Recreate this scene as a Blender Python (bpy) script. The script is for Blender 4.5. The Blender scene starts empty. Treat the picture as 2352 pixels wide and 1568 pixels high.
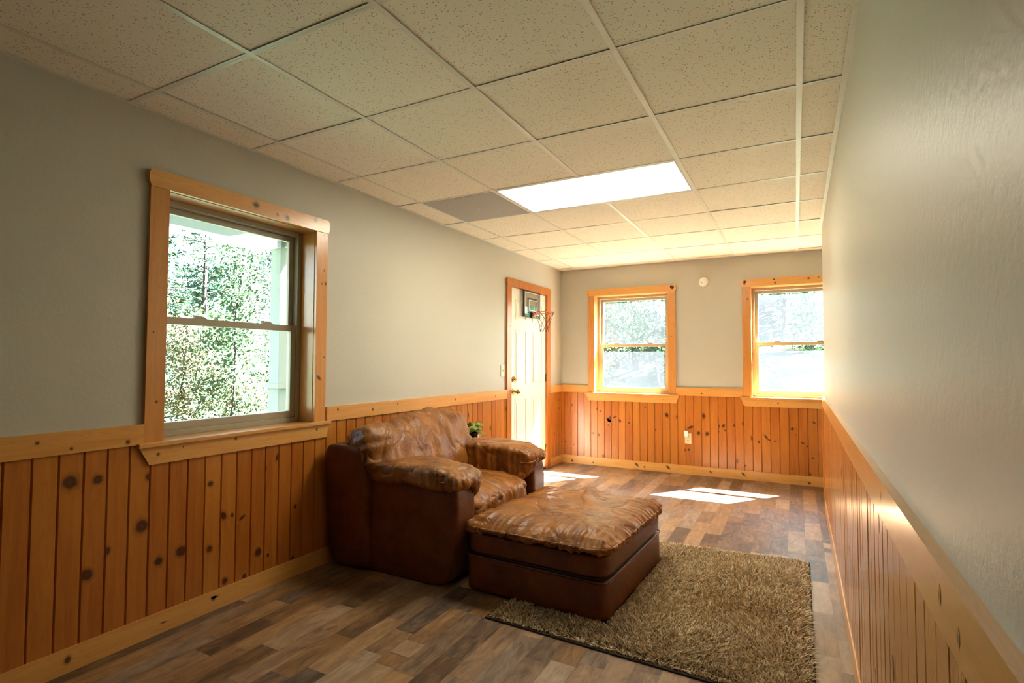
import bpy, math, random
import numpy as np
from mathutils import Vector, Matrix, noise as mnoise

random.seed(7); rng = np.random.default_rng(7)
sc = bpy.context.scene
COL = sc.collection

# ---------------------------------------------------------------- camera
cam_d = bpy.data.cameras.new('camera'); cam = bpy.data.objects.new('camera', cam_d); COL.objects.link(cam)
cam_d.sensor_width = 36; cam_d.lens = 36*1230.26/2352; cam_d.clip_start = 0.02; cam_d.clip_end = 300
rr = (0.88397351, 0.46752862, 0.00279803); uu = (0.0150567, -0.03444874, 0.99929304); ff = (-0.46729448, 0.88330644, 0.03749121)
cam.matrix_world = Matrix(((rr[0], uu[0], -ff[0], 2.628), (rr[1], uu[1], -ff[1], -1.286), (rr[2], uu[2], -ff[2], 1.2585), (0, 0, 0, 1)))
sc.camera = cam

# ---------------------------------------------------------------- world, sun, exposure
SUN_DIR = Vector((-0.48, -0.655, -1.0)).normalized()
w = bpy.data.worlds.new('world'); sc.world = w; w.use_nodes = True
nt = w.node_tree; bg = nt.nodes['Background']
sky = nt.nodes.new('ShaderNodeTexSky'); sky.sky_type = 'NISHITA'; sky.sun_disc = False
sky.sun_elevation = math.radians(50.9); sky.sun_rotation = math.atan2(0.48, 0.655)
sky.air_density = 1.3; sky.dust_density = 2.5
nt.links.new(sky.outputs[0], bg.inputs[0]); bg.inputs[1].default_value = 1.5
sd = bpy.data.lights.new('sun', 'SUN'); sd.energy = 880; sd.angle = math.radians(0.6); sd.color = (0.97, 0.98, 1.0)
sun = bpy.data.objects.new('sun', sd); COL.objects.link(sun); sun.rotation_euler = SUN_DIR.to_track_quat('-Z', 'Y').to_euler(); sun.location = (8, 12, 18)
LAMP = 11.5                      # radiance of the ceiling light's diffuser
sc.view_settings.view_transform = 'Standard'; sc.view_settings.look = 'None'
sc.view_settings.gamma = 1; sc.view_settings.use_curve_mapping = False
sc.view_settings.exposure = 0.9
try:
    sc.cycles.max_bounces = 10; sc.cycles.diffuse_bounces = 3; sc.cycles.transparent_max_bounces = 24
    sc.cycles.sample_clamp_indirect = 12; sc.cycles.use_denoising = True
except Exception:
    pass

H = 2.4133; L = 5.017
XR = lambda y: 2.825+0.005*y
YC = 4.05; YB = -5.0; XE = 4.6

# ---------------------------------------------------------------- materials
def new_mat(name):
    m = bpy.data.materials.new(name); m.use_nodes = True
    return m, m.node_tree, m.node_tree.nodes['Principled BSDF']
def N(nt, t, **k):
    n = nt.nodes.new(t)
    for a, b in k.items():
        if a.startswith('i_'):
            key = a[2:]; n.inputs[int(key) if key.isdigit() else key.replace('_', ' ')].default_value = b
        else: setattr(n, a, b)
    return n
def lk(nt, a, b): nt.links.new(a, b)
def ramp(nt, src, stops):
    r = nt.nodes.new('ShaderNodeValToRGB'); e = r.color_ramp.elements
    while len(e) < len(stops): e.new(0.5)
    for el, (p, c) in zip(e, stops): el.position = p; el.color = (*c, 1) if len(c) == 3 else c
    nt.links.new(src, r.inputs[0]); return r.outputs[0]
def mix(nt, a, b, f, mode='MIX'):
    n = nt.nodes.new('ShaderNodeMix'); n.data_type = 'RGBA'; n.blend_type = mode
    for inp, v in ((n.inputs[0], f), (n.inputs[6], a), (n.inputs[7], b)):
        if hasattr(v, 'is_linked') or hasattr(v, 'links'): nt.links.new(v, inp)
        elif isinstance(v, tuple): inp.default_value = (*v, 1)
        else: inp.default_value = v
    return n.outputs[2]
def mth(nt, op, a, b=None, c=None, clamp=False):
    n = nt.nodes.new('ShaderNodeMath'); n.operation = op; n.use_clamp = clamp
    for i, v in enumerate((a, b, c)):
        if v is None: continue
        if hasattr(v, 'links'): nt.links.new(v, n.inputs[i])
        else: n.inputs[i].default_value = v
    return n.outputs[0]
def bump(nt, h, bs, strength, dist):
    b = N(nt, 'ShaderNodeBump', i_Strength=strength, i_Distance=dist); lk(nt, h, b.inputs['Height']); lk(nt, b.outputs[0], bs.inputs['Normal'])
def simple(name, c, rough=0.5, metal=0.0, spec=None):
    m, nt, b = new_mat(name); b.inputs['Base Color'].default_value = (*c, 1); b.inputs['Roughness'].default_value = rough; b.inputs['Metallic'].default_value = metal
    if spec is not None: b.inputs['Specular IOR Level'].default_value = spec
    tc = N(nt, 'ShaderNodeTexCoord'); n = N(nt, 'ShaderNodeTexNoise', i_Scale=25.0, i_Detail=3.0); lk(nt, tc.outputs['Object'], n.inputs[0])
    lk(nt, mix(nt, c, tuple(x*0.85 for x in c), n.outputs[0]), b.inputs['Base Color'])
    return m

def pine(name, axis, light, dark, rough=0.3, coat=0.25, crough=0.18):
    m, nt, b = new_mat(name)
    tc = N(nt, 'ShaderNodeTexCoord'); rn = N(nt, 'ShaderNodeAttribute', attribute_name='rnd'); kn = N(nt, 'ShaderNodeAttribute', attribute_name='knot')
    off = N(nt, 'ShaderNodeCombineXYZ'); f = mth(nt, 'MULTIPLY', rn.outputs['Fac'], 37.0)
    for i in range(3): lk(nt, f, off.inputs[i])
    add = N(nt, 'ShaderNodeVectorMath', operation='ADD'); lk(nt, tc.outputs['Object'], add.inputs[0]); lk(nt, off.outputs[0], add.inputs[1])
    sc_ = [60, 60, 60]; sc_[axis] = 3.0
    mp = N(nt, 'ShaderNodeMapping'); mp.inputs['Scale'].default_value = sc_; lk(nt, add.outputs[0], mp.inputs[0])
    n1 = N(nt, 'ShaderNodeTexNoise', i_Scale=1.0, i_Detail=4.0, i_Roughness=0.6, i_Distortion=0.4); lk(nt, mp.outputs[0], n1.inputs[0])
    sc2 = [14, 14, 14]; sc2[axis] = 1.3
    mp2 = N(nt, 'ShaderNodeMapping'); mp2.inputs['Scale'].default_value = sc2; lk(nt, add.outputs[0], mp2.inputs[0])
    n2 = N(nt, 'ShaderNodeTexNoise', i_Scale=1.0, i_Detail=3.0, i_Distortion=0.8); lk(nt, mp2.outputs[0], n2.inputs[0])
    fac = mth(nt, 'ADD', mth(nt, 'MULTIPLY', n1.outputs[0], 0.45), mth(nt, 'MULTIPLY', n2.outputs[0], 0.6))
    fac = mth(nt, 'ADD', fac, mth(nt, 'MULTIPLY', mth(nt, 'SUBTRACT', rn.outputs['Fac'], 0.5), 0.24))
    col = ramp(nt, fac, [(0.30, light), (0.52, tuple(l*0.6+d*0.4 for l, d in zip(light, dark))), (0.78, dark)])
    # growth-ring lines along the board
    wv = N(nt, 'ShaderNodeTexNoise', i_Scale=2.2, i_Detail=1.5, i_Distortion=0.3); lk(nt, mp2.outputs[0], wv.inputs[0])
    ln = mth(nt, 'SINE', mth(nt, 'MULTIPLY', wv.outputs[0], 70.0))
    col = mix(nt, col, tuple(d*0.75 for d in dark), mth(nt, 'MULTIPLY', mth(nt, 'POWER', mth(nt, 'MAXIMUM', ln, 0.0), 4.0), 0.22))
    col = mix(nt, col, (0.045, 0.010, 0.004), mth(nt, 'MULTIPLY', kn.outputs['Fac'], 0.96))
    lk(nt, col, b.inputs['Base Color']); b.inputs['Roughness'].default_value = rough
    b.inputs['Coat Weight'].default_value = coat; b.inputs['Coat Roughness'].default_value = crough
    bump(nt, n1.outputs[0], b, 0.12, 0.002)
    return m
M = {}
M['pine_v'] = pine('pine_board', 2, (0.54, 0.200, 0.030), (0.36, 0.092, 0.010), 0.32, 0.30)
M['pine_r'] = pine('pine_board_lacquered', 2, (0.64, 0.27, 0.055), (0.44, 0.14, 0.018), 0.26, 0.60, 0.17)
TL, TD = (0.76, 0.40, 0.115), (0.60, 0.25, 0.052)
M['trim_x'] = pine('pine_trim_x', 0, TL, TD, 0.28, 0.4); M['trim_y'] = pine('pine_trim_y', 1, TL, TD, 0.28, 0.55, 0.16); M['trim_z'] = pine('pine_trim_z', 2, (0.68, 0.31, 0.08), (0.50, 0.18, 0.038), 0.28, 0.4)

def paint():
    m, nt, b = new_mat('wall_paint'); tc = N(nt, 'ShaderNodeTexCoord')
    n = N(nt, 'ShaderNodeTexNoise', i_Scale=55.0, i_Detail=4.0, i_Roughness=0.6); lk(nt, tc.outputs['Object'], n.inputs[0])
    n2 = N(nt, 'ShaderNodeTexNoise', i_Scale=2.0, i_Detail=2.0); lk(nt, tc.outputs['Object'], n2.inputs[0])
    lk(nt, mix(nt, (0.54, 0.525, 0.45), (0.51, 0.495, 0.425), n2.outputs[0]), b.inputs['Base Color']); b.inputs['Roughness'].default_value = 0.42
    b.inputs['Specular IOR Level'].default_value = 0.35
    bump(nt, n.outputs[0], b, 0.32, 0.004); return m
M['paint'] = paint()

def tile():
    m, nt, b = new_mat('acoustic_tile'); tc = N(nt, 'ShaderNodeTexCoord')
    v = N(nt, 'ShaderNodeTexVoronoi', i_Scale=105.0); lk(nt, tc.outputs['Object'], v.inputs[0])
    v2 = N(nt, 'ShaderNodeTexVoronoi', i_Scale=210.0); lk(nt, tc.outputs['Object'], v2.inputs[0])
    rs = N(nt, 'ShaderNodeSeparateColor'); lk(nt, v.outputs['Color'], rs.inputs[0])
    big = mth(nt, 'LESS_THAN', v.outputs['Distance'], mth(nt, 'MULTIPLY', rs.outputs[0], 0.36))
    small = mth(nt, 'LESS_THAN', v2.outputs['Distance'], 0.2)
    col = mix(nt, (0.88, 0.84, 0.72), (0.62, 0.56, 0.42), mth(nt, 'MULTIPLY', small, 0.5))
    col = mix(nt, col, (0.26, 0.21, 0.13), mth(nt, 'MULTIPLY', big, 0.62))
    lk(nt, col, b.inputs['Base Color']); b.inputs['Roughness'].default_value = 0.9; b.inputs['Specular IOR Level'].default_value = 0.1
    return m
M['tile'] = tile()
M['white_metal'] = simple('white_grid_metal', (0.80, 0.79, 0.70), 0.4)
M['plenum'] = simple('plenum_dark', (0.05, 0.045, 0.04), 0.9)
M['grey_panel'] = simple('grey_panel', (0.42, 0.42, 0.41), 0.8)

def floor_mat():
    m, nt, b = new_mat('vinyl_plank'); tc = N(nt, 'ShaderNodeTexCoord'); sp = N(nt, 'ShaderNodeSeparateXYZ'); lk(nt, tc.outputs['Object'], sp.inputs[0])
    xs = mth(nt, 'DIVIDE', mth(nt, 'ADD', sp.outputs[0], 0.03), 0.108); ci = mth(nt, 'FLOOR', xs)
    wn = N(nt, 'ShaderNodeTexWhiteNoise', noise_dimensions='1D'); lk(nt, ci, wn.inputs['W'])
    ys = mth(nt, 'ADD', mth(nt, 'DIVIDE', sp.outputs[1], 0.42), mth(nt, 'MULTIPLY', wn.outputs[0], 9.0))
    # uneven block lengths
    nn = N(nt, 'ShaderNodeTexNoise', noise_dimensions='1D', i_Scale=1.7, i_Detail=0.0); lk(nt, mth(nt, 'ADD', ys, mth(nt, 'MULTIPLY', ci, 7.3)), nn.inputs['W'])
    ys = mth(nt, 'ADD', ys, mth(nt, 'MULTIPLY', nn.outputs[0], 0.8)); ri = mth(nt, 'FLOOR', ys)
    cv = N(nt, 'ShaderNodeCombineXYZ'); lk(nt, ci, cv.inputs[0]); lk(nt, ri, cv.inputs[1])
    w2 = N(nt, 'ShaderNodeTexWhiteNoise', noise_dimensions='2D'); lk(nt, cv.outputs[0], w2.inputs['Vector'])
    off = N(nt, 'ShaderNodeVectorMath', operation='MULTIPLY_ADD'); lk(nt, cv.outputs[0], off.inputs[0]); off.inputs[1].default_value = (3.1, 5.7, 1.3); lk(nt, tc.outputs['Object'], off.inputs[2])
    mp = N(nt, 'ShaderNodeMapping'); mp.inputs['Scale'].default_value = (34, 4.0, 1); lk(nt, off.outputs[0], mp.inputs[0])
    g = N(nt, 'ShaderNodeTexNoise', i_Scale=1.0, i_Detail=6.0, i_Roughness=0.65, i_Distortion=0.6); lk(nt, mp.outputs[0], g.inputs[0])
    mp3 = N(nt, 'ShaderNodeMapping'); mp3.inputs['Scale'].default_value = (9, 4.0, 1); lk(nt, off.outputs[0], mp3.inputs[0])
    g2 = N(nt, 'ShaderNodeTexNoise', i_Scale=1.4, i_Detail=5.0, i_Roughness=0.7, i_Distortion=1.2); lk(nt, mp3.outputs[0], g2.inputs[0])
    fac = mth(nt, 'ADD', mth(nt, 'MULTIPLY', w2.outputs[0], 0.29), mth(nt, 'ADD', mth(nt, 'MULTIPLY', g.outputs[0], 0.42), mth(nt, 'MULTIPLY', g2.outputs[0], 0.50)))
    col = ramp(nt, fac, [(0.36, (0.048, 0.024, 0.011)), (0.48, (0.125, 0.062, 0.025)), (0.60, (0.25, 0.128, 0.048)), (0.74, (0.39, 0.215, 0.085)), (0.90, (0.53, 0.33, 0.145))])
    # greyish wash on some blocks
    sc3 = N(nt, 'ShaderNodeSeparateColor'); lk(nt, w2.outputs['Color'], sc3.inputs[0])
    grey = N(nt, 'ShaderNodeHueSaturation', i_Saturation=0.55, i_Value=0.95); lk(nt, col, grey.inputs['Color'])
    col = mix(nt, col, grey.outputs[0], mth(nt, 'MULTIPLY', sc3.outputs[1], 0.75))
    # seams
    fx = mth(nt, 'FRACT', xs); fy = mth(nt, 'FRACT', ys)
    sx = mth(nt, 'LESS_THAN', mth(nt, 'MINIMUM', fx, mth(nt, 'SUBTRACT', 1.0, fx)), 0.010); sy = mth(nt, 'LESS_THAN', mth(nt, 'MINIMUM', fy, mth(nt, 'SUBTRACT', 1.0, fy)), 0.0035)
    col = mix(nt, col, (0.03, 0.02, 0.014), mth(nt, 'MULTIPLY', mth(nt, 'MAXIMUM', sx, sy), 0.45))
    lk(nt, col, b.inputs['Base Color'])
    lk(nt, mth(nt, 'ADD', 0.33, mth(nt, 'MULTIPLY', g.outputs[0], 0.16)), b.inputs['Roughness'])
    bump(nt, g.outputs[0], b, 0.12, 0.002); return m
M['floor'] = floor_mat()

def leather(name, c1, c2, rough=0.36):
    m, nt, b = new_mat(name); tc = N(nt, 'ShaderNodeTexCoord')
    n = N(nt, 'ShaderNodeTexNoise', i_Scale=7.0, i_Detail=5.0, i_Roughness=0.65, i_Distortion=0.5); lk(nt, tc.outputs['Object'], n.inputs[0])
    lk(nt, ramp(nt, n.outputs[0], [(0.35, c2), (0.52, c1), (0.72, tuple(min(1, x*1.35) for x in c1))]), b.inputs['Base Color'])
    v = N(nt, 'ShaderNodeTexVoronoi', i_Scale=240.0); lk(nt, tc.outputs['Object'], v.inputs[0])
    n2 = N(nt, 'ShaderNodeTexNoise', i_Scale=22.0, i_Detail=5.0, i_Distortion=1.5); lk(nt, tc.outputs['Object'], n2.inputs[0])
    n3 = N(nt, 'ShaderNodeTexNoise', i_Scale=9.0, i_Detail=3.0, i_Distortion=2.2); lk(nt, tc.outputs['Object'], n3.inputs[0])
    rg = mth(nt, 'POWER', mth(nt, 'SUBTRACT', 1.0, mth(nt, 'ABSOLUTE', mth(nt, 'MULTIPLY', mth(nt, 'SUBTRACT', n3.outputs[0], 0.5), 5.0)), None, True), 3.0)
    hh = mth(nt, 'ADD', mth(nt, 'MULTIPLY', v.outputs['Distance'], 0.10), mth(nt, 'SUBTRACT', n2.outputs[0], mth(nt, 'MULTIPLY', rg, 0.45 if name == 'brown_leather' else 0.05)))
    lk(nt, mth(nt, 'ADD', rough-0.07, mth(nt, 'MULTIPLY', n.outputs[0], 0.16)), b.inputs['Roughness'])
    bump(nt, hh, b, 0.35, 0.006); b.inputs['Specular IOR Level'].default_value = 0.36
    return m
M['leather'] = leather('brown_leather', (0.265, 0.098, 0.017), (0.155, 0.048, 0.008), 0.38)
M['leather_shaded'] = leather('brown_leather_shaded', (0.13, 0.036, 0.011), (0.09, 0.022, 0.007), 0.36)  # same leather as the cushions, darkened to carry the shade on body panels
M['leather_seam'] = simple('dark_seam', (0.03, 0.012, 0.006), 0.6)
M['vinyl'] = simple('almond_vinyl', (0.40, 0.355, 0.26), 0.4)
M['door'] = simple('white_door_paint', (0.87, 0.83, 0.70), 0.38)
M['thresh'] = simple('threshold_strip', (0.06, 0.06, 0.09), 0.4)
M['brass'] = simple('brass', (0.55, 0.40, 0.13), 0.25, 1.0)
M['ivory'] = simple('ivory_plastic', (0.85, 0.76, 0.50), 0.35)
M['white_plastic'] = simple('white_plastic', (0.97, 0.96, 0.90), 0.35)
M['dark'] = simple('black_plastic', (0.012, 0.012, 0.013), 0.35)
M['slot'] = simple('slot_dark', (0.10, 0.09, 0.05), 0.5)
M['orange'] = simple('orange_rim', (0.75, 0.16, 0.03), 0.35)
M['green'] = simple('green_label', (0.02, 0.22, 0.12), 0.4)
M['cord'] = simple('dark_cord', (0.03, 0.018, 0.015), 0.8)
M['redcord'] = simple('red_cord', (0.30, 0.06, 0.02), 0.8)
M['ltgrey'] = simple('light_band', (0.62, 0.62, 0.66), 0.4)
M['extpaint'] = simple('exterior_white', (0.33, 0.34, 0.30), 0.8, 0, 0.05)
M['exthouse'] = simple('exterior_siding', (0.55, 0.53, 0.45), 0.7)
M['backing'] = simple('rug_backing', (0.035, 0.024, 0.018), 0.9)

def glass(name, dust, dcol=(0.85, 0.92, 1.0)):
    m, nt, b = new_mat(name); nt.nodes.remove(b); out = nt.nodes['Material Output']
    tr = N(nt, 'ShaderNodeBsdfTransparent'); gl = N(nt, 'ShaderNodeBsdfGlossy', i_Roughness=0.02); fr = N(nt, 'ShaderNodeFresnel', i_IOR=1.45)
    gl.inputs['Color'].default_value = (1, 1, 1, 1); tr.inputs['Color'].default_value = (0.97, 0.99, 0.98, 1)
    m1 = N(nt, 'ShaderNodeMixShader'); lk(nt, mth(nt, 'MULTIPLY', fr.outputs[0], 0.8), m1.inputs[0]); lk(nt, tr.outputs[0], m1.inputs[1]); lk(nt, gl.outputs[0], m1.inputs[2])
    last = m1
    if dust > 0:
        tl = N(nt, 'ShaderNodeBsdfTranslucent'); tl.inputs['Color'].default_value = (*dcol, 1)
        tc = N(nt, 'ShaderNodeTexCoord'); n = N(nt, 'ShaderNodeTexNoise', i_Scale=3.0, i_Detail=3.0); lk(nt, tc.outputs['Object'], n.inputs[0])
        m2 = N(nt, 'ShaderNodeMixShader'); lk(nt, mth(nt, 'MULTIPLY', mth(nt, 'ADD', n.outputs[0], 0.5), dust), m2.inputs[0])
        lk(nt, m1.outputs[0], m2.inputs[1]); lk(nt, tl.outputs[0], m2.inputs[2]); last = m2
    lk(nt, last.outputs[0], out.inputs['Surface']); return m
M['glass'] = glass('window_glass', 0.0)
M['glass_dusty'] = glass('window_glass_dusty', 0.0020)
M['glass_dusty2'] = glass('window_glass_hazed', 0.0026)
M['glass_dusty3'] = glass('window_glass_milky', 0.0030)
M['acrylic'] = glass('clear_backboard', 0.35, (0.9, 0.85, 0.7))

def emis(name, c, s):
    m, nt, b = new_mat(name); b.inputs['Base Color'].default_value = (0.8, 0.8, 0.8, 1); b.inputs['Emission Color'].default_value = (*c, 1); b.inputs['Emission Strength'].default_value = s; return m
M['lamp'] = emis('light_diffuser', (1.0, 0.92, 0.72), LAMP)

def foliage(name, c1, c2, c3=None, trans=0.45):
    m, nt, b = new_mat(name); out = nt.nodes['Material Output']
    k = {'leaf_house': 1.0, 'leaf_teal': 0.20, 'leaf_dark': 0.13}.get(name, 0.14); c1, c2 = [tuple(x*k for x in c) for c in (c1, c2)]
    a = N(nt, 'ShaderNodeAttribute', attribute_name='rnd'); st = [(0.0, c1), (0.8, c2)]
    if c3: st.append((1.0, tuple(x*k for x in c3)))
    col = ramp(nt, a.outputs['Fac'], st)
    lk(nt, col, b.inputs['Base Color']); b.inputs['Roughness'].default_value = 0.6; b.inputs['Specular IOR Level'].default_value = 0.5 if name == 'leaf_house' else 0.02
    tl = N(nt, 'ShaderNodeBsdfTranslucent'); lk(nt, col, tl.inputs[0]); mx = N(nt, 'ShaderNodeMixShader'); mx.inputs[0].default_value = trans
    lk(nt, b.outputs[0], mx.inputs[1]); lk(nt, tl.outputs[0], mx.inputs[2]); lk(nt, mx.outputs[0], out.inputs['Surface']); return m
M['leaf_fresh'] = foliage('leaf_fresh', (0.08, 0.20, 0.09), (0.22, 0.41, 0.20), (0.42, 0.5, 0.22))
M['leaf_mid'] = foliage('leaf_mid', (0.05, 0.14, 0.05), (0.18, 0.36, 0.12), (0.4, 0.45, 0.15))
M['leaf_gold'] = foliage('leaf_gold', (0.20, 0.30, 0.14), (0.46, 0.42, 0.20), (0.55, 0.27, 0.16))
M['leaf_dark'] = foliage('leaf_dark', (0.03, 0.09, 0.06), (0.09, 0.19, 0.11), None, 0.25)
M['leaf_teal'] = foliage('leaf_teal', (0.10, 0.22, 0.18), (0.26, 0.44, 0.34), (0.5, 0.5, 0.22))  # bluish tint and brighter factor stand in for haze over far trees
M['leaf_house'] = foliage('leaf_house', (0.10, 0.24, 0.03), (0.42, 0.55, 0.17), (0.50, 0.42, 0.05), 0.3)
M['bark'] = simple('bark', (0.02, 0.017, 0.016), 0.9, 0, 0.02)
M['pale_bark'] = simple('pale_bark', (0.09, 0.085, 0.08), 0.9)
def ground_mat():
    m, nt, b = new_mat('forest_floor'); tc = N(nt, 'ShaderNodeTexCoord')
    n = N(nt, 'ShaderNodeTexNoise', i_Scale=1.2, i_Detail=8.0, i_Roughness=0.7); lk(nt, tc.outputs['Object'], n.inputs[0])
    lk(nt, ramp(nt, n.outputs[0], [(0.3, (0.005, 0.010, 0.007)), (0.5, (0.009, 0.016, 0.010)), (0.62, (0.018, 0.020, 0.011)), (0.8, (0.02, 0.016, 0.010))]), b.inputs['Base Color'])
    b.inputs['Roughness'].default_value = 0.95; b.inputs['Specular IOR Level'].default_value = 0.02; return m
M['ground'] = ground_mat()
def rug_mat():
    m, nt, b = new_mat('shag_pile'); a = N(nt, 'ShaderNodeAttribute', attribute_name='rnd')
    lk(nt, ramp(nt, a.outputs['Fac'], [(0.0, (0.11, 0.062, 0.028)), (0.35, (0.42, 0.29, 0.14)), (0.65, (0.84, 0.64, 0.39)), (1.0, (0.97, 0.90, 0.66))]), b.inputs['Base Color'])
    b.inputs['Roughness'].default_value = 0.35; out = nt.nodes['Material Output']; tl = N(nt, 'ShaderNodeBsdfTranslucent'); tl.inputs[0].default_value = (0.75, 0.58, 0.34, 1)
    mx = N(nt, 'ShaderNodeMixShader'); mx.inputs[0].default_value = 0.3; lk(nt, b.outputs[0], mx.inputs[1]); lk(nt, tl.outputs[0], mx.inputs[2]); lk(nt, mx.outputs[0], out.inputs['Surface']); return m
M['shag'] = rug_mat()

# ---------------------------------------------------------------- mesh helper
class MB:
    def __init__(s): s.v = []; s.f = []; s.m = []; s.k = []; s.r = []
    def add(s, vs, fs, mat=0, rnd=0.5, k=None):
        o = len(s.v); s.v += [tuple(p) for p in vs]; s.f += [tuple(i+o for i in f) for f in fs]; s.m += [mat]*len(fs)
        s.k += list(k) if k is not None else [0.0]*len(vs); s.r += [rnd]*len(vs)
    def box(s, a, b, mat=0, rnd=0.5, W=None):
        x0, y0, z0 = a; x1, y1, z1 = b
        vs = [(x0, y0, z0), (x1, y0, z0), (x1, y1, z0), (x0, y1, z0), (x0, y0, z1), (x1, y0, z1), (x1, y1, z1), (x0, y1, z1)]
        if W: vs = [W(*p) for p in vs]
        s.add(vs, [(0, 3, 2, 1), (4, 5, 6, 7), (0, 1, 5, 4), (1, 2, 6, 5), (2, 3, 7, 6), (3, 0, 4, 7)], mat, rnd)
    def prism(s, pts, d0, d1, W, mat=0, rnd=0.5):       # polygon in (s,z) extruded over d
        n = len(pts); vs = [W(p[0], p[1], d0) for p in pts]+[W(p[0], p[1], d1) for p in pts]
        s.add(vs, [tuple(range(n)), tuple(range(2*n-1, n-1, -1))]+[(i, i+n, (i+1) % n+n, (i+1) % n) for i in range(n)], mat, rnd)
    def tube(s, pts, r, n=8, mat=0, rnd=0.5, closed=False):
        pts = [Vector(p) for p in pts]; rs = r if isinstance(r, (list, tuple)) else [r]*len(pts)
        m = len(pts); vs = []; up = Vector((0, 0, 1)); pn = None
        for i, p in enumerate(pts):
            if closed: t = pts[(i+1) % m]-pts[i-1]
            else: t = pts[min(i+1, m-1)]-pts[max(i-1, 0)]
            t.normalize()
            if pn is None: a = t.cross(up); a = a if a.length > 1e-3 else t.cross(Vector((1, 0, 0)))
            else: a = pn-t*pn.dot(t)
            a.normalize(); pn = a; b = t.cross(a)
            vs += [tuple(p+(a*math.cos(q)+b*math.sin(q))*rs[i]) for q in [2*math.pi*j/n for j in range(n)]]
        fs = []
        for i in range(m if closed else m-1):
            for j in range(n):
                i2 = (i+1) % m; fs.append((i*n+j, i*n+(j+1) % n, i2*n+(j+1) % n, i2*n+j))
        if not closed: fs += [tuple(range(n-1, -1, -1)), tuple((m-1)*n+j for j in range(n))]
        s.add(vs, fs, mat, rnd)
    def lathe(s, prof, c=(0, 0, 0), ax='z', n=24, mat=0, rnd=0.5):  # prof: list of (radius, height)
        vs = []
        for r, h in prof:
            for j in range(n):
                q = 2*math.pi*j/n; a, b = r*math.cos(q), r*math.sin(q)
                p = {'z': (a, b, h), 'x': (h, a, b), 'y': (b, h, a)}[ax]; vs.append((p[0]+c[0], p[1]+c[1], p[2]+c[2]))
        fs = [(i*n+j, i*n+(j+1) % n, (i+1)*n+(j+1) % n, (i+1)*n+j) for i in range(len(prof)-1) for j in range(n)]
        fs += [tuple(range(n-1, -1, -1)), tuple((len(prof)-1)*n+j for j in range(n))]
        s.add(vs, fs, mat, rnd)
    def knots(s, lst, W, d, mat=0, rnd=0.5, sc=1.05, ph=None):
        for (a, z, r, asp, ang) in lst:
            lo_, hi_ = -99, 99
            if ph is not None: b_ = math.floor((a-ph)/0.0865); lo_ = ph+b_*0.0865+0.0046; hi_ = lo_+0.0865-0.0092
            vs = [W(a, z, d)]; ks = [0.9]; n = 16; fs = []
            ca, sa = math.cos(ang), math.sin(ang); jit = [random.uniform(0.9, 1.1) for _ in range(n)]
            for ri, (q, kk) in enumerate(((0.5, 1.0), (0.82, 0.92), (1.05, 0.42), (1.7, 0.0))):
                for j in range(n):
                    t = 2*math.pi*j/n; u = r*sc*q*math.cos(t)*jit[j]; v = r*sc*q*asp**0.5*math.sin(t)*jit[j]*(1.15 if ri == 3 else 1); u /= asp**0.35
                    vs.append(W(min(max(a+u*ca-v*sa, lo_), hi_), z+u*sa+v*ca, d)); ks.append(kk)
            fs += [(0, 1+j, 1+(j+1) % n) for j in range(n)]
            for q in range(3): fs += [(1+q*n+j, 1+(q+1)*n+j, 1+(q+1)*n+(j+1) % n, 1+q*n+(j+1) % n) for j in range(n)]
            s.add(vs, fs, mat, rnd, ks)
    def build(s, name, mats, parent=None, smooth=False, bevel=0, recalc=True, attrs=True):
        me = bpy.data.meshes.new(name)
        off = np.array(parent['_o']) if parent is not None and '_o' in parent else np.zeros(3)
        v = np.array(s.v, dtype=float)-off
        me.from_pydata(v.tolist(), [], s.f)
        for m in (mats if isinstance(mats, (list, tuple)) else [mats]): me.materials.append(m)
        me.polygons.foreach_set('material_index', s.m)
        if attrs:
            for nm, d in (('knot', s.k), ('rnd', s.r)):
                a = me.attributes.new(nm, 'FLOAT', 'POINT'); a.data.foreach_set('value', d)
        if recalc:
            import bmesh
            bm = bmesh.new(); bm.from_mesh(me); bmesh.ops.recalc_face_normals(bm, faces=bm.faces); bm.to_mesh(me); bm.free()
        if smooth: me.polygons.foreach_set('use_smooth', [True]*len(me.polygons))
        me.update()
        o = bpy.data.objects.new(name, me); COL.objects.link(o)
        if parent is not None: o.parent = parent; 
        if bevel:
            b = o.modifiers.new('bevel', 'BEVEL'); b.width = bevel; b.segments = 2; b.limit_method = 'ANGLE'; b.angle_limit = math.radians(40)
        o['_o'] = tuple(off)
        return o
def thing(name, label, cat=None, loc=(0, 0, 0), group=None, kind=None):
    o = bpy.data.objects.new(name, None); COL.objects.link(o); o.location = loc; o['_o'] = tuple(loc); o.empty_display_size = 0.1
    if label: o['label'] = label
    if cat: o['category'] = cat
    if group: o['group'] = group
    if kind: o['kind'] = kind
    return o
def tag(o, label, cat, group=None):
    o['label'] = label; o['category'] = cat
    if group: o['group'] = group
    return o
def struct(o, label=None):
    o['kind'] = 'structure'
    if label: o['label'] = label
    return o
WL = lambda s, z, d: (d, s, z)                 # left wall: s = y, d = distance into the room
WB = lambda s, z, d: (s, L-d, z)               # back wall
WR = lambda s, z, d: (XR(s)-d, s, z)           # right wall
def sbox(mb, W, s0, s1, z0, z1, d0, d1, mat=0, rnd=0.5): mb.prism([(s0, z0), (s1, z0), (s1, z1), (s0, z1)], d0, d1, W, mat, rnd)

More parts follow.
